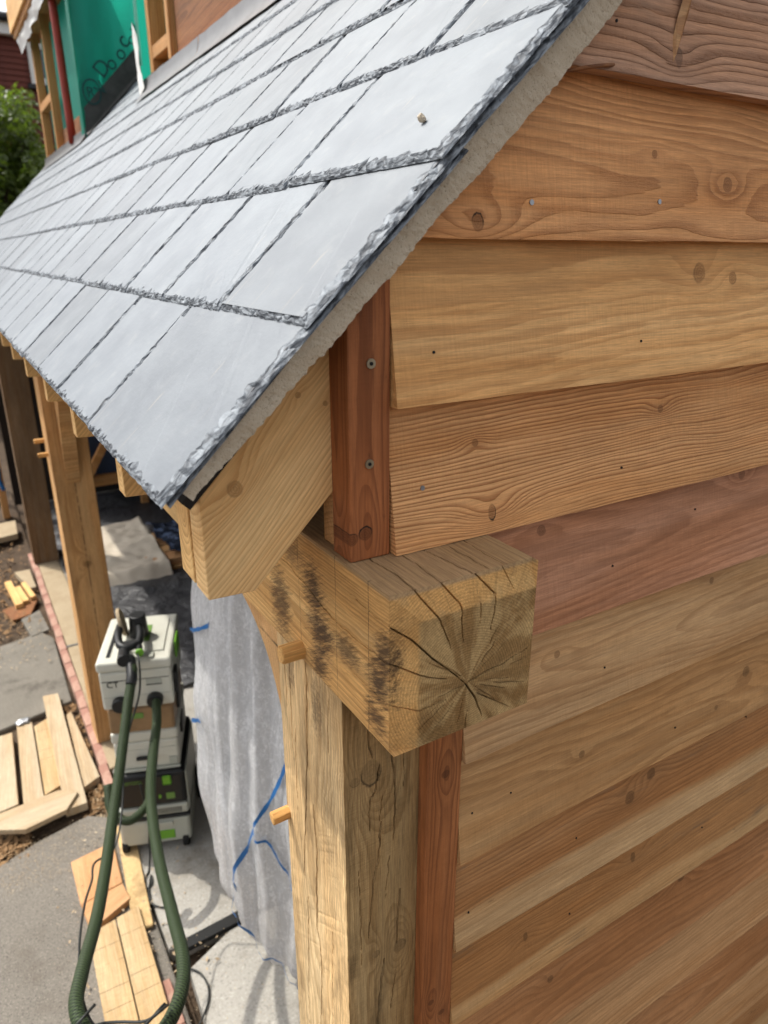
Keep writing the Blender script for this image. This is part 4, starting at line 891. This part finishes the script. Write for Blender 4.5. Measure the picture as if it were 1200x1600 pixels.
# ------------------------------------------------------------------ dust extractor and the cases stacked on it
VL, VR = Vector((.184, 2.62, GZ)), R(-20.4)
def rbox(name, lo, hi, mat, par, bev=.012, seg=3): return box(name, lo, hi, mat, par, bev, seg)
VAC = empty('dust_extractor', VL, VR, 'white and black dust extractor on wheels standing on the concrete', 'vacuum')
rbox('tank', (-.172, -.235, .045), (.172, .235, .200), M['grey_plastic'], VAC, .02)
rbox('bumper_band', (-.176, -.239, .200), (.176, .239, .218), M['black_plastic'], VAC, .006)
rbox('motor_housing', (-.170, -.232, .218), (.170, .232, .275), M['grey_plastic'], VAC, .012)
rbox('top_section', (-.160, -.225, .276), (.168, .232, .470), M['black_plastic'], VAC, .018)
rbox('side_panel', (.1682, -.215, .222), (.176, .21, .455), M['grey_plastic'], VAC, .005)
for i in range(15): box('vent_slot', (-.03+i*.0115, -.2345, .232), (-.025+i*.0115, -.2305, .262), M['black_plastic'], VAC, 0)
fp = rbox('control_panel', (-.145, -.229, .290), (.150, -.2252, .452), M['black_plastic'], VAC, .003)
rbox('tank_label', (.02, -.2385, .075), (.092, -.2345, .128), M['green_plastic'], VAC, .002); rbox('latch', (-.04, -.246, .16), (.09, -.2355, .185), M['grey_plastic'], VAC, .005)
rbox('release_tab', (.062, -.237, .405), (.104, -.2292, .455), M['green_plastic'], VAC, .008)
rbox('display', (.072, -.2325, .315), (.112, -.2292, .352), M['letter_green'], VAC, .002)
for bx_ in (-.02, .012, .042): rbox('button', (bx_-.006, -.2335, .325), (bx_+.006, -.2292, .345), M['grey_plastic'] if bx_ < -.01 else M['green_plastic'], VAC, .002)
letters(VAC, 'FESTOOL', (-.130, -.2308, .425), .024, (R(90), 0, 0), M['letter_green']).location = (-.130, -.2308, .425)
wm = cyl_me('wheel', .045, .03, 20, None, .006)
for wx_, wy_ in ((-.155, -.2), (.14, -.205)): obj('castor', wm, M['rubber'], VAC, (wx_, wy_, .045), (0, R(90), 0))
wm2 = cyl_me('wheel', .09, .03, 24, None, .008)
for wx_ in (-.187, .193): obj('wheel', wm2, M['rubber'], VAC, (wx_, .15, .09), (0, R(90), 0))
def case(name, label, z0, z1, hw, d0, d1, mat, lidz=None):
    T_ = empty(name, VL+Vector((0, 0, z0)), VR, label, 'case'); h = z1-z0-.003
    if lidz: rbox('body', (-hw, d0, .002), (hw, d1, lidz-.002), mat, T_, .014); rbox('lid', (-hw-.006, d0-.006, lidz+.001), (hw+.006, d1+.006, h), mat, T_, .014)
    else: rbox('body', (-hw, d0, .002), (hw, d1, h), mat, T_, .016)
    return T_
C1 = case('tool_case', 'white tool case lowest in the stack, on the extractor', .472, .70, .150, -.185, .21, M['white_plastic'], .165)
rbox('handle', (-.05, -.21, .07), (.05, -.1915, .085), M['black_plastic'], C1, .004); rbox('latch', (.146, -.06, .10), (.163, .02, .19), M['black_plastic'], C1, .004)
rbox('foot_rail', (-.15, -.2, .0), (.15, -.186, .012), M['grey_plastic'], C1, .003)
C2 = case('tool_case', 'amber see-through case between the two white boxes', .702, .845, .150, -.205, .20, M['amber_plastic'])
rbox('label_plate', (-.09, -.2085, .082), (.012, -.2055, .112), M['letter_green'], C2, .002); rbox('latch', (.147, -.08, .03), (.162, -.01, .11), M['black_plastic'], C2, .004)
C3 = case('separator_box', 'large white box with two black hose ports, top of the stack', .847, 1.107, .160, -.215, .215, M['white_plastic'], .205)
rbox('recess', (-.125, -.17, .2565), (-.108, .15, .2605), M['black_plastic'], C3, .001)
rbox('raised_panel', (-.06, -.15, .257), (.13, .16, .264), M['white_plastic'], C3, .004); rbox('grip', (.03, -.21, .2545), (.09, -.165, .268), M['grey_plastic'], C3, .004)
rbox('latch', (.1665, -.06, .16), (.176, .06, .245), M['green_plastic'], C3, .004); rbox('latch', (.161, -.17, .03), (.176, -.10, .15), M['black_plastic'], C3, .004)
rbox('sticker', (.02, -.06, .2645), (.055, .10, .2655), M['letter_green'], C3, 0); rbox('slot', (.045, -.2185, .125), (.115, -.215, .150), M['grey_plastic'], C3, .002); rbox('slot_edge', (.045, -.2200, .121), (.115, -.2155, .126), M['black_plastic'], C3, .001)
l_ = letters(C3, 'CT', (-.13, -.2222, .135), .042, (R(90), 0, 0), M['rubber']); l_.location = (-.13, -.2170, .125)
for zz_ in (.07, .155): rbox('seam', (-.150, -.2165, zz_), (.150, -.2148, zz_+.003), M['black_plastic'] if zz_ > .1 else M['grey_plastic'], C3, 0)
for xx_ in (-.02, .0): rbox('rib', (xx_, -.2185, .012), (xx_+.005, -.2148, .068), M['white_plastic'], C3, .001)
rbox('seam', (-.145, -.1865, .118), (.145, -.1848, .121), M['grey_plastic'], C1, 0); rbox('corner_block', (.10, -.190, .015), (.14, -.1848, .06), M['grey_plastic'], C1, .003)
for yy_ in (-.12, -.02, .08): rbox('side_rib', (.1598, yy_, .012), (.1635, yy_+.012, .19), M['grey_plastic'], C3, .001)
pm = cyl_me('hose_port', .037, .05, 24, None, .006)
for px_, pz_ in ((.078, .045), (-.078, .038)): obj('hose_port', pm, M['black_plastic'], C3, (px_, -.225, pz_), (R(90), 0, 0))
# sander lying on the top box
TL = Vector((.128, 2.525, -1.1885))
TO = empty('power_sander', TL, R(-12), 'black power sander lying on the top white box', 'power tool')
def tcyl(name, r, h, loc, rot, mat, r2=None): return obj(name, cyl_me(name, r, h, 20, r2, .004), mat, TO, loc, rot)
tcyl('motor_head', .040, .10, (.035, .10, .048), (0, 0, 0), M['black_plastic'], .034); tcyl('sanding_disc', .062, .016, (-.03, .12, .062), (0, R(78), 0), M['sill_stone'])
tube('handle', [(-.035, .10, .05), (-.045, .03, .062), (-.04, -.055, .055), (-.012, -.082, .05), (.03, -.06, .05), (.042, .0, .055), (.038, .07, .055)], .0165, M['black_plastic'], TO, 10, 6)
tcyl('cross_grip', .017, .08, (0, -.06, .05), (0, R(90), 0), M['black_plastic']); tcyl('hose_nozzle', .021, .12, (-.025, -.125, .042), (R(82), 0, 0), M['black_plastic'], .026)
tcyl('plug', .013, .05, (.035, -.10, .045), (R(84), 0, 0), M['black_plastic']); tcyl('plug_ring', .0165, .014, (.035, -.125, .043), (R(84), 0, 0), M['green_plastic'])
TO.scale = (1.12, 1.15, 1.12)
# hose looping out towards the viewer and back, and the cords
HP = [(.085, 2.33, -1.155), (.079, 2.279, -1.176), (.029, 2.185, -1.26), (-.047, 2.023, -1.383), (-.141, 1.79, -1.479), (-.22, 1.548, -1.498), (-.28, 1.358, -1.478), (-.349, 1.151, -1.425), (-.38, 1.028, -1.398), (-.362, .932, -1.398), (-.29, .853, -1.406), (-.199, .857, -1.422), (-.126, .934, -1.433), (-.08, 1.061, -1.455), (-.06, 1.257, -1.483), (-.036, 1.531, -1.495), (.009, 1.813, -1.476), (.07, 2.013, -1.44), (.135, 2.19, -1.41), (.178, 2.36, -1.405)]
o = tube('suction_hose', HP, .0205, M['hose'], None, 16, 14); tag(o, 'green ribbed suction hose looping from the white box down past the planks', 'hose')
tube('cuff', [(.088, 2.36, -1.145), (.084, 2.32, -1.158), (.072, 2.265, -1.186), (.060, 2.243, -1.207)], .0235, M['black_plastic'], o, 14, 5)
o = tube('hose_sleeve', [(-.09, 2.30, -1.72), (-.10, 2.22, -1.80), (-.04, 2.16, -1.84), (.06, 2.22, -1.83), (.1, 2.33, -1.80)], .02, M['hose'], None, 12, 6); tag(o, 'short green hose bend hanging across the black control panel', 'hose')
def cord(pts, label, r=.0042): 
    o_ = tube('extension_lead', pts, r, M['cord'], None, 7, 8); tag(o_, label, 'cord'); return o_
cord([(.128, 2.40, -1.145), (.119, 2.315, -1.15), (.09, 2.234, -1.25), (.029, 2.173, -1.351), (-.017, 2.155, -1.454), (-.04, 2.128, -1.576), (-.081, 2.022, -1.663), (-.143, 1.884, -1.70), (-.227, 1.823, -1.68), (-.254, 1.70, -1.64), (-.300, 1.50, -1.54), (-.345, 1.25, -1.455), (-.36, 1.05, -1.43), (-.33, .95, -1.43), (-.25, .86, -1.37), (-.17, .90, -1.38)], 'thin black cord running down beside the left strand of green hose')
cord([(.06, 2.40, -1.86), (.07, 2.36, -2.05), (.06, 2.38, -2.20), (.059, 2.40, -2.293), (.025, 2.291, -2.294), (-.0, 2.262, -2.294), (-.01, 2.199, -2.294), (.022, 2.21, -2.294), (.03, 2.26, -2.293), (.0, 2.18, -2.293), (-.008, 2.107, -2.294), (.02, 2.06, -2.294), (.08, 2.02, -2.294)], 'thin black cord hanging from the extractor panel to the floor')
cord([(.0, 1.74, -2.296), (.036, 1.705, -2.296), (.08, 1.652, -2.296), (.092, 1.58, -2.296), (.071, 1.514, -2.296), (.015, 1.445, -2.296), (-.06, 1.38, -2.294)], 'thin dark cord curling on the pale concrete under the hose')
cord([(-.335, .99, -1.372), (-.375, .96, -1.366), (-.41, .965, -1.40), (-.39, .97, -1.432), (-.34, .975, -1.43), (-.29, .93, -1.40), (-.23, .88, -1.38), (-.19, .87, -1.36), (-.165, .90, -1.39)], 'loop of black cord tied round the bottom of the hose')

# ------------------------------------------------------------------ offcuts and planks on the ground
def plank(pts, z, th, mat, label, tiltz=None, name='timber_offcut', cat='offcut', group=None):
    """four or more outline corners on the ground; the first edge's start is the origin, grain along the longer side"""
    P = [Vector((p[0], p[1], 0)) for p in pts]
    e = [(P[(i+1) % len(P)]-P[i]).length for i in range(len(P))]; i = int(np.argmax(e)); d = (P[(i+1) % len(P)]-P[i]).normalized(); a = math.atan2(d.y, d.x); O = P[i]
    loc = [Matrix.Rotation(-a, 3, 'Z') @ (p-O) for p in P]
    bm = bmesh.new(); lo = [bm.verts.new((q.x, 0, q.y)) for q in loc]; hi = [bm.verts.new((q.x, -th, q.y)) for q in loc]; n = len(P)
    bm.faces.new(lo); bm.faces.new(hi[::-1])
    for k in range(n): bm.faces.new((lo[k], hi[k], hi[(k+1) % n], lo[(k+1) % n]))
    bmesh.ops.bevel(bm, geom=list(bm.edges), offset=.0018, segments=1, affect='EDGES')
    # local x = grain, local z = across, local -y = up
    m_ = Matrix.Translation((O.x, O.y, z)) @ Matrix.Rotation(a, 4, 'Z') @ Matrix(((1, 0, 0, 0), (0, 0, 1, 0), (0, -1, 0, 0), (0, 0, 0, 1)))
    if tiltz: m_ = m_ @ Matrix.Rotation(tiltz, 4, 'X')
    o_ = obj(name, bm_mesh(name, bm), mat, None, mtx=m_); tag(o_, label, cat, group); return o_
GP = 'offcuts lying on the ground'
plank([(-.60, 3.80), (-.444, 3.80), (-.473, 3.098), (-.66, 3.07)], GZ-.02, .045, M['pine_offcut'], 'wide pale board cut off by the left picture edge', None, group=GP)
plank([(-.412, 3.888), (-.325, 3.862), (-.349, 3.03), (-.452, 3.03)], GZ-.02, .04, M['pine_offcut'], 'second pale board from the left in the row of five', None, group=GP)
plank([(-.318, 3.80), (-.232, 3.85), (-.246, 3.146), (-.340, 3.10)], GZ-.02, .042, M['pine_sawn'], 'short middle board with a yellow edge in the row of five', None, group=GP)
plank([(-.230, 4.102), (-.135, 4.088), (-.150, 2.90), (-.262, 2.90)], GZ-.012, .05, M['pine_offcut'], 'longest pale board in the row, reaching onto the old concrete', None, group=GP)
plank([(-.124, 3.815), (-.092, 3.845), (-.050, 3.10), (-.142, 3.05)], GZ-.02, .045, M['pine_offcut'], 'tapering board lying against the pink brick edging', None, group=GP)
plank([(-.62, 3.03), (-.27, 3.06), (-.18, 2.99), (-.255, 2.88), (-.46, 2.84), (-.62, 2.93)], GZ+.026, .03, M['pine_offcut'], 'board with pointed ends lying across the front of the row', None, group=GP)
plank([(-.35, 3.13), (-.24, 3.19), (-.22, 3.16), (-.33, 3.09)], GZ-.03, .035, M['pine_offcut'], 'small scrap peeping out under the pointed board', None, group=GP)
plank([(-.292, 2.548), (-.085, 2.578), (-.098, 2.29), (-.292, 2.262)], GZ-.012, .02, M['cedar_offcut'], 'square reddish offcut behind the left hose strand', None, group=GP)
plank([(-.290, 2.245), (-.100, 2.27), (-.088, 2.165), (-.275, 2.08)], GZ-.012, .035, M['cedar_offcut'], 'narrow orange offcut between the square one and the long planks', None, group=GP)
plank([(-.288, 2.055), (-.172, 2.075), (-.200, 1.2), (-.318, 1.2)], GZ-.010, .045, M['pine_sawn'], 'left one of two long sawn planks in the foreground', None, group=GP)
plank([(-.166, 2.078), (-.066, 2.092), (-.080, 1.2), (-.196, 1.2)], GZ-.010, .046, M['pine_sawn'], 'right one of two long sawn planks in the foreground', None, group=GP)
o = plank([(-.36, 5.70), (-.07, 5.80), (-.16, 5.50), (-.30, 5.46)], GZ-.02, .02, M['shed_board'], 'flat brown board under the little sticks', None, group=GP)
plank([(-.30, 6.20), (-.245, 6.22), (-.195, 5.66), (-.255, 5.65)], GZ+.001, .04, M['pine_far'], 'leftmost little stick on the brown board', None, group=GP)
plank([(-.23, 6.05), (-.185, 6.06), (-.145, 5.72), (-.195, 5.71)], GZ+.001, .035, M['pine_far'], 'middle little stick on the brown board', None, group=GP)
plank([(-.17, 6.12), (-.135, 6.13), (-.085, 5.78), (-.13, 5.76)], GZ+.001, .035, M['pine_far'], 'rightmost little stick, nearest the brick edging', None, group=GP)
plank([(-.20, 6.42), (-.07, 6.42), (-.06, 5.98), (-.11, 5.98)], GZ-.02, .05, M['sill_stone'], 'pale cream block beside the far brick edging', None, 'block', 'block')
plank([(-.50, 7.75), (-.06, 7.80), (-.08, 7.35), (-.5, 7.25)], GZ+.02, .06, M['sill_stone'], 'pale slab behind the dark far post', None, 'slab', 'slab')
plank([(-.24, 5.45), (-.09, 5.55), (-.06, 5.15), (-.2, 5.1)], GZ-.035, .03, M['old_concrete'], 'broken grey flagstone by the brick edging', None, 'flagstone', 'stone')
# crumpled foil scrap on the second board
bm = bmesh.new(); bmesh.ops.create_icosphere(bm, subdivisions=3, radius=.03)
for v in bm.verts: v.co *= 1+.4*mnoise.noise(v.co*60); v.co.z *= .4; v.co.x *= 1.5
o = obj('foil_scrap', bm_mesh('foil_scrap', bm), M['zinc'], None, (-.37, 3.88, GZ+.03)); tag(o, 'crumpled silver foil scrap at the end of a pale board', 'scrap')
# far frame pieces at the left edge
def upright(x, y, w, d, h, mat, label, name='timber_upright'):
    bm = bmesh.new(); box_bm(bm, (0, -d/2, -w/2), (h, d/2, w/2), .003); o_ = obj(name, bm_mesh(name, bm), mat, None, (x, y, GZ-.03), (0, R(-90), 0)); tag(o_, label, 'timber'); return o_
upright(-.12, 8.3, .07, .12, 2.35, M['stud'], 'thin pale upright at the far left behind the dark post'); upright(-.24, 9.0, .05, .1, 2.3, M['red_steel'], 'rusty red-brown upright at the left picture edge')
o = tube('blue_strap', [(-.12, 8.22, -1.72), (-.13, 8.22, -1.86), (-.10, 8.22, -1.98)], .025, M['blue_tape'], None, 6, 4); tag(o, 'bright blue strap on the thin far upright', 'strap')

# ------------------------------------------------------------------ polythene hung behind the corner post
PCX, PCY = .66, 1.46
_Z = [-2.3, -2.05, -1.47, -1.03, -.59, 0.1]; _RY = [.42, .60, .85, .80, .62, .5]; _RX = [.40, .44, .47, .46, .42, .36]
def drape(a, z, off=0.0):
    rx = np.interp(z, _Z, _RX); ry = np.interp(z, _Z, _RY)
    fold = .030*mnoise.noise(Vector((math.cos(a)*6.5, math.sin(a)*6.5, z*.45)))+.016*mnoise.noise(Vector((math.cos(a)*19, math.sin(a)*19, z*.8+4)))+.020*mnoise.noise(Vector((math.cos(a)*3, math.sin(a)*3, z*3+8)))+.012*abs(mnoise.noise(Vector((math.cos(a)*11+z*.6, math.sin(a)*11, z*1.1+8))))
    hem = max(0, (-1.72-z)/.22); k = 1 - .22*hem**2.2
    k = k + off
    return Vector((PCX+(rx+fold*1.4)*k*math.cos(a), PCY+(ry+fold*2)*k*math.sin(a), z + .05*mnoise.noise(Vector((math.cos(a)*2, math.sin(a)*2, 1)))*min(1, hem)))
na, nz_ = 260, 110; V = []; F = []
for i in range(na):
    for j in range(nz_): V.append(drape(2*math.pi*i/na, .05-1.99*j/(nz_-1)))
for i in range(na):
    for j in range(nz_-1): a_ = i*nz_+j; b_ = ((i+1) % na)*nz_+j; F.append((a_, a_+1, b_+1, b_))
SH = obj('polythene_sheet', mesh('polythene_sheet', V, F, True), M['polythene']); tag(SH, 'hanging clear polythene dust sheet with blue tape behind the oak post', 'dust sheet')
def tape(pts, w, off=.024):
    P = catmull([(a, z, 0) for a, z in pts], 7); V = []; F = []
    for i, p in enumerate(P):
        q = P[min(i+1, len(P)-1)]-P[max(i-1, 0)]; d = Vector((q.x*.6, q.y)).normalized(); n_ = Vector((-d.y/.6, d.x)); ww = w*(.8+.5*mnoise.noise(Vector((i*.6, w*100, 2))))
        for sgn in (-1, 1): V.append(drape(p.x+n_.x*ww*sgn, p.y+n_.y*ww*sgn, off))
    for i in range(len(P)-1): F.append((2*i, 2*i+1, 2*i+3, 2*i+2))
    return obj('blue_tape', mesh('blue_tape', V, F, True), M['blue_tape'], SH)
tape([(-2.52, -.83), (-2.604, -.939), (-2.701, -1.06), (-2.81, -1.212), (-2.949, -1.445), (-3.06, -1.66)], .006)
tape([(-3.06, -1.66), (-3.02, -1.69), (-2.93, -1.70), (-2.87, -1.76), (-2.80, -1.77), (-2.72, -1.74), (-2.62, -1.76), (-2.50, -1.80)], .006, .05)
tape([(-2.81, -1.212), (-2.717, -1.189), (-2.67, -1.227), (-2.603, -1.292), (-2.5, -1.33)], .0055)
tape([(2.99, -.63), (2.85, -.70), (2.71, -.76), (2.5, -.83)], .008); tape([(2.9, -1.08), (2.825, -1.116), (2.65, -1.22), (2.5, -1.3)], .008)

# ------------------------------------------------------------------ inside: black polythene, timber stack, cloths, framing
def blanket(name, x0, x1, y0, y1, zf, mat, label, cat, step=.03, jag=.04, seed=1):
    xs = np.arange(x0, x1, step); ys2 = np.arange(y0, y1, step); V = []; F = []
    for i, x in enumerate(xs):
        for j, y in enumerate(ys2):
            e = jag*mnoise.noise(Vector((x*5, y*5, seed)))
            V.append((x + (e if i in (0, len(xs)-1) else 0), y + (e if j in (0, len(ys2)-1) else 0), zf(x, y)))
    n = len(ys2)
    for i in range(len(xs)-1):
        for j in range(n-1): a_ = i*n+j; F.append((a_, a_+n, a_+n+1, a_+1))
    o_ = obj(name, mesh(name, V, F, True), mat); tag(o_, label, cat)
    m_ = o_.modifiers.new('thickness', 'SOLIDIFY'); m_.thickness = .004; m_.offset = 1
    return o_
fz = lambda x, y: GZ+.012+.035*abs(mnoise.noise(Vector((x*3.2, y*3.2, 1))))+.022*abs(mnoise.noise(Vector((x*9, y*9, 4))))+.05*max(0, mnoise.noise(Vector((x*1.3, y*1.3, 9))))
blanket('dark_floor_sheet', .24, 2.7, 3.75, 5.75, fz, M['black_sheet'], 'crumpled black polythene spread over the floor behind the extractor', 'sheet', .035)
blanket('dark_floor_sheet', .22, 2.7, 5.8, 8.5, fz, M['black_sheet'], 'dark sheet added on the floor behind the timber stack to stand for deep shade', 'sheet', .07)  # added dark sheet, stands in for the shade on the floor back here
for i in range(6):
    o_ = plank([(.50, 5.72+i*.16), (2.5, 5.72+i*.16), (2.5, 5.86+i*.16), (.50, 5.86+i*.16)], GZ+.002, .05, M['oak_far'], ['foremost', 'second', 'third', 'fourth', 'fifth', 'rearmost'][i]+' long plank in the bottom layer of the timber stack indoors', None, 'stack_plank', 'plank', 'timber stack inside the shed')
for i in range(4):
    o_ = plank([(.9, 5.78+i*.2), (2.6, 5.78+i*.2), (2.6, 5.95+i*.2), (.9, 5.95+i*.2)], GZ+.054, .06, M['oak_far' if i % 2 else 'cedar_offcut'], ['foremost', 'second', 'third', 'rearmost'][i]+' plank in the top layer of the timber stack indoors', None, 'stack_plank', 'plank', 'timber stack inside the shed')
cz = lambda x, y: (GZ+.125+.03*mnoise.noise(Vector((x*4, y*4, 2)))+.018*mnoise.noise(Vector((x*11, y*11, 5)))) - .16*max(0, min(1, (5.70-y)/.12)) + .08*max(0, mnoise.noise(Vector((x*2, y*2, 7))))
blanket('dust_cloth', .46, 1.10, 5.56, 7.0, cz, M['dust_cloth'], 'beige dust cloth draped over the end of the timber stack', 'cloth', .025)
dz_ = lambda x, y: GZ+.16+.05*mnoise.noise(Vector((x*5, y*5, 12)))+.02*mnoise.noise(Vector((x*13, y*13, 15)))
blanket('dark_cloth', 1.12, 1.75, 5.85, 6.7, dz_, M['dark_cloth'], 'dark blue cloth heaped on the timber stack', 'cloth', .025, .08, 3)
IN = empty('inner_frame', (1.2, 7.7, GZ), 0, 'dim timber framing with blue sheeting deep inside the shed', 'frame')
def ipart(name, lo, hi, mat, ry=0):
    lo, hi = Vector(lo), Vector(hi); s = (hi-lo)/2; bm = bmesh.new(); box_bm(bm, -s, s, .002); return obj(name, bm_mesh(name, bm), mat, IN, (lo+hi)/2-IN.location, (0, ry, 0))
ipart('panel', (.7, 7.92, -1.9), (2.6, 7.94, -.7), M['blue_sheet']); ipart('rail', (.6, 7.8, -1.98), (2.7, 7.88, -1.86), M['stud']); ipart('rail', (.6, 7.8, -.75), (2.7, 7.88, -.63), M['stud'])
for x in (.75, 1.35, 1.95, 2.55): ipart('stud', (x-.04, 7.80, -2.3), (x+.04, 7.86, -.64), M['stud'])
for x in (1.05, 1.65): ipart('diagonal', (x-.04, 7.72, -1.95), (x+.04, 7.79, -.75), M['stud'], R(32))
# a chip of mortar on the slates
bm = bmesh.new(); bmesh.ops.create_icosphere(bm, subdivisions=2, radius=.0048)
for v in bm.verts: v.co *= 1+.5*mnoise.noise(v.co*200)
cp = roofpt(.155, .50, .0045); o = obj('mortar_chip', bm_mesh('mortar_chip', bm), M['mortar'], None, cp); tag(o, 'little lump of mortar lying on a slate', 'mortar chip')
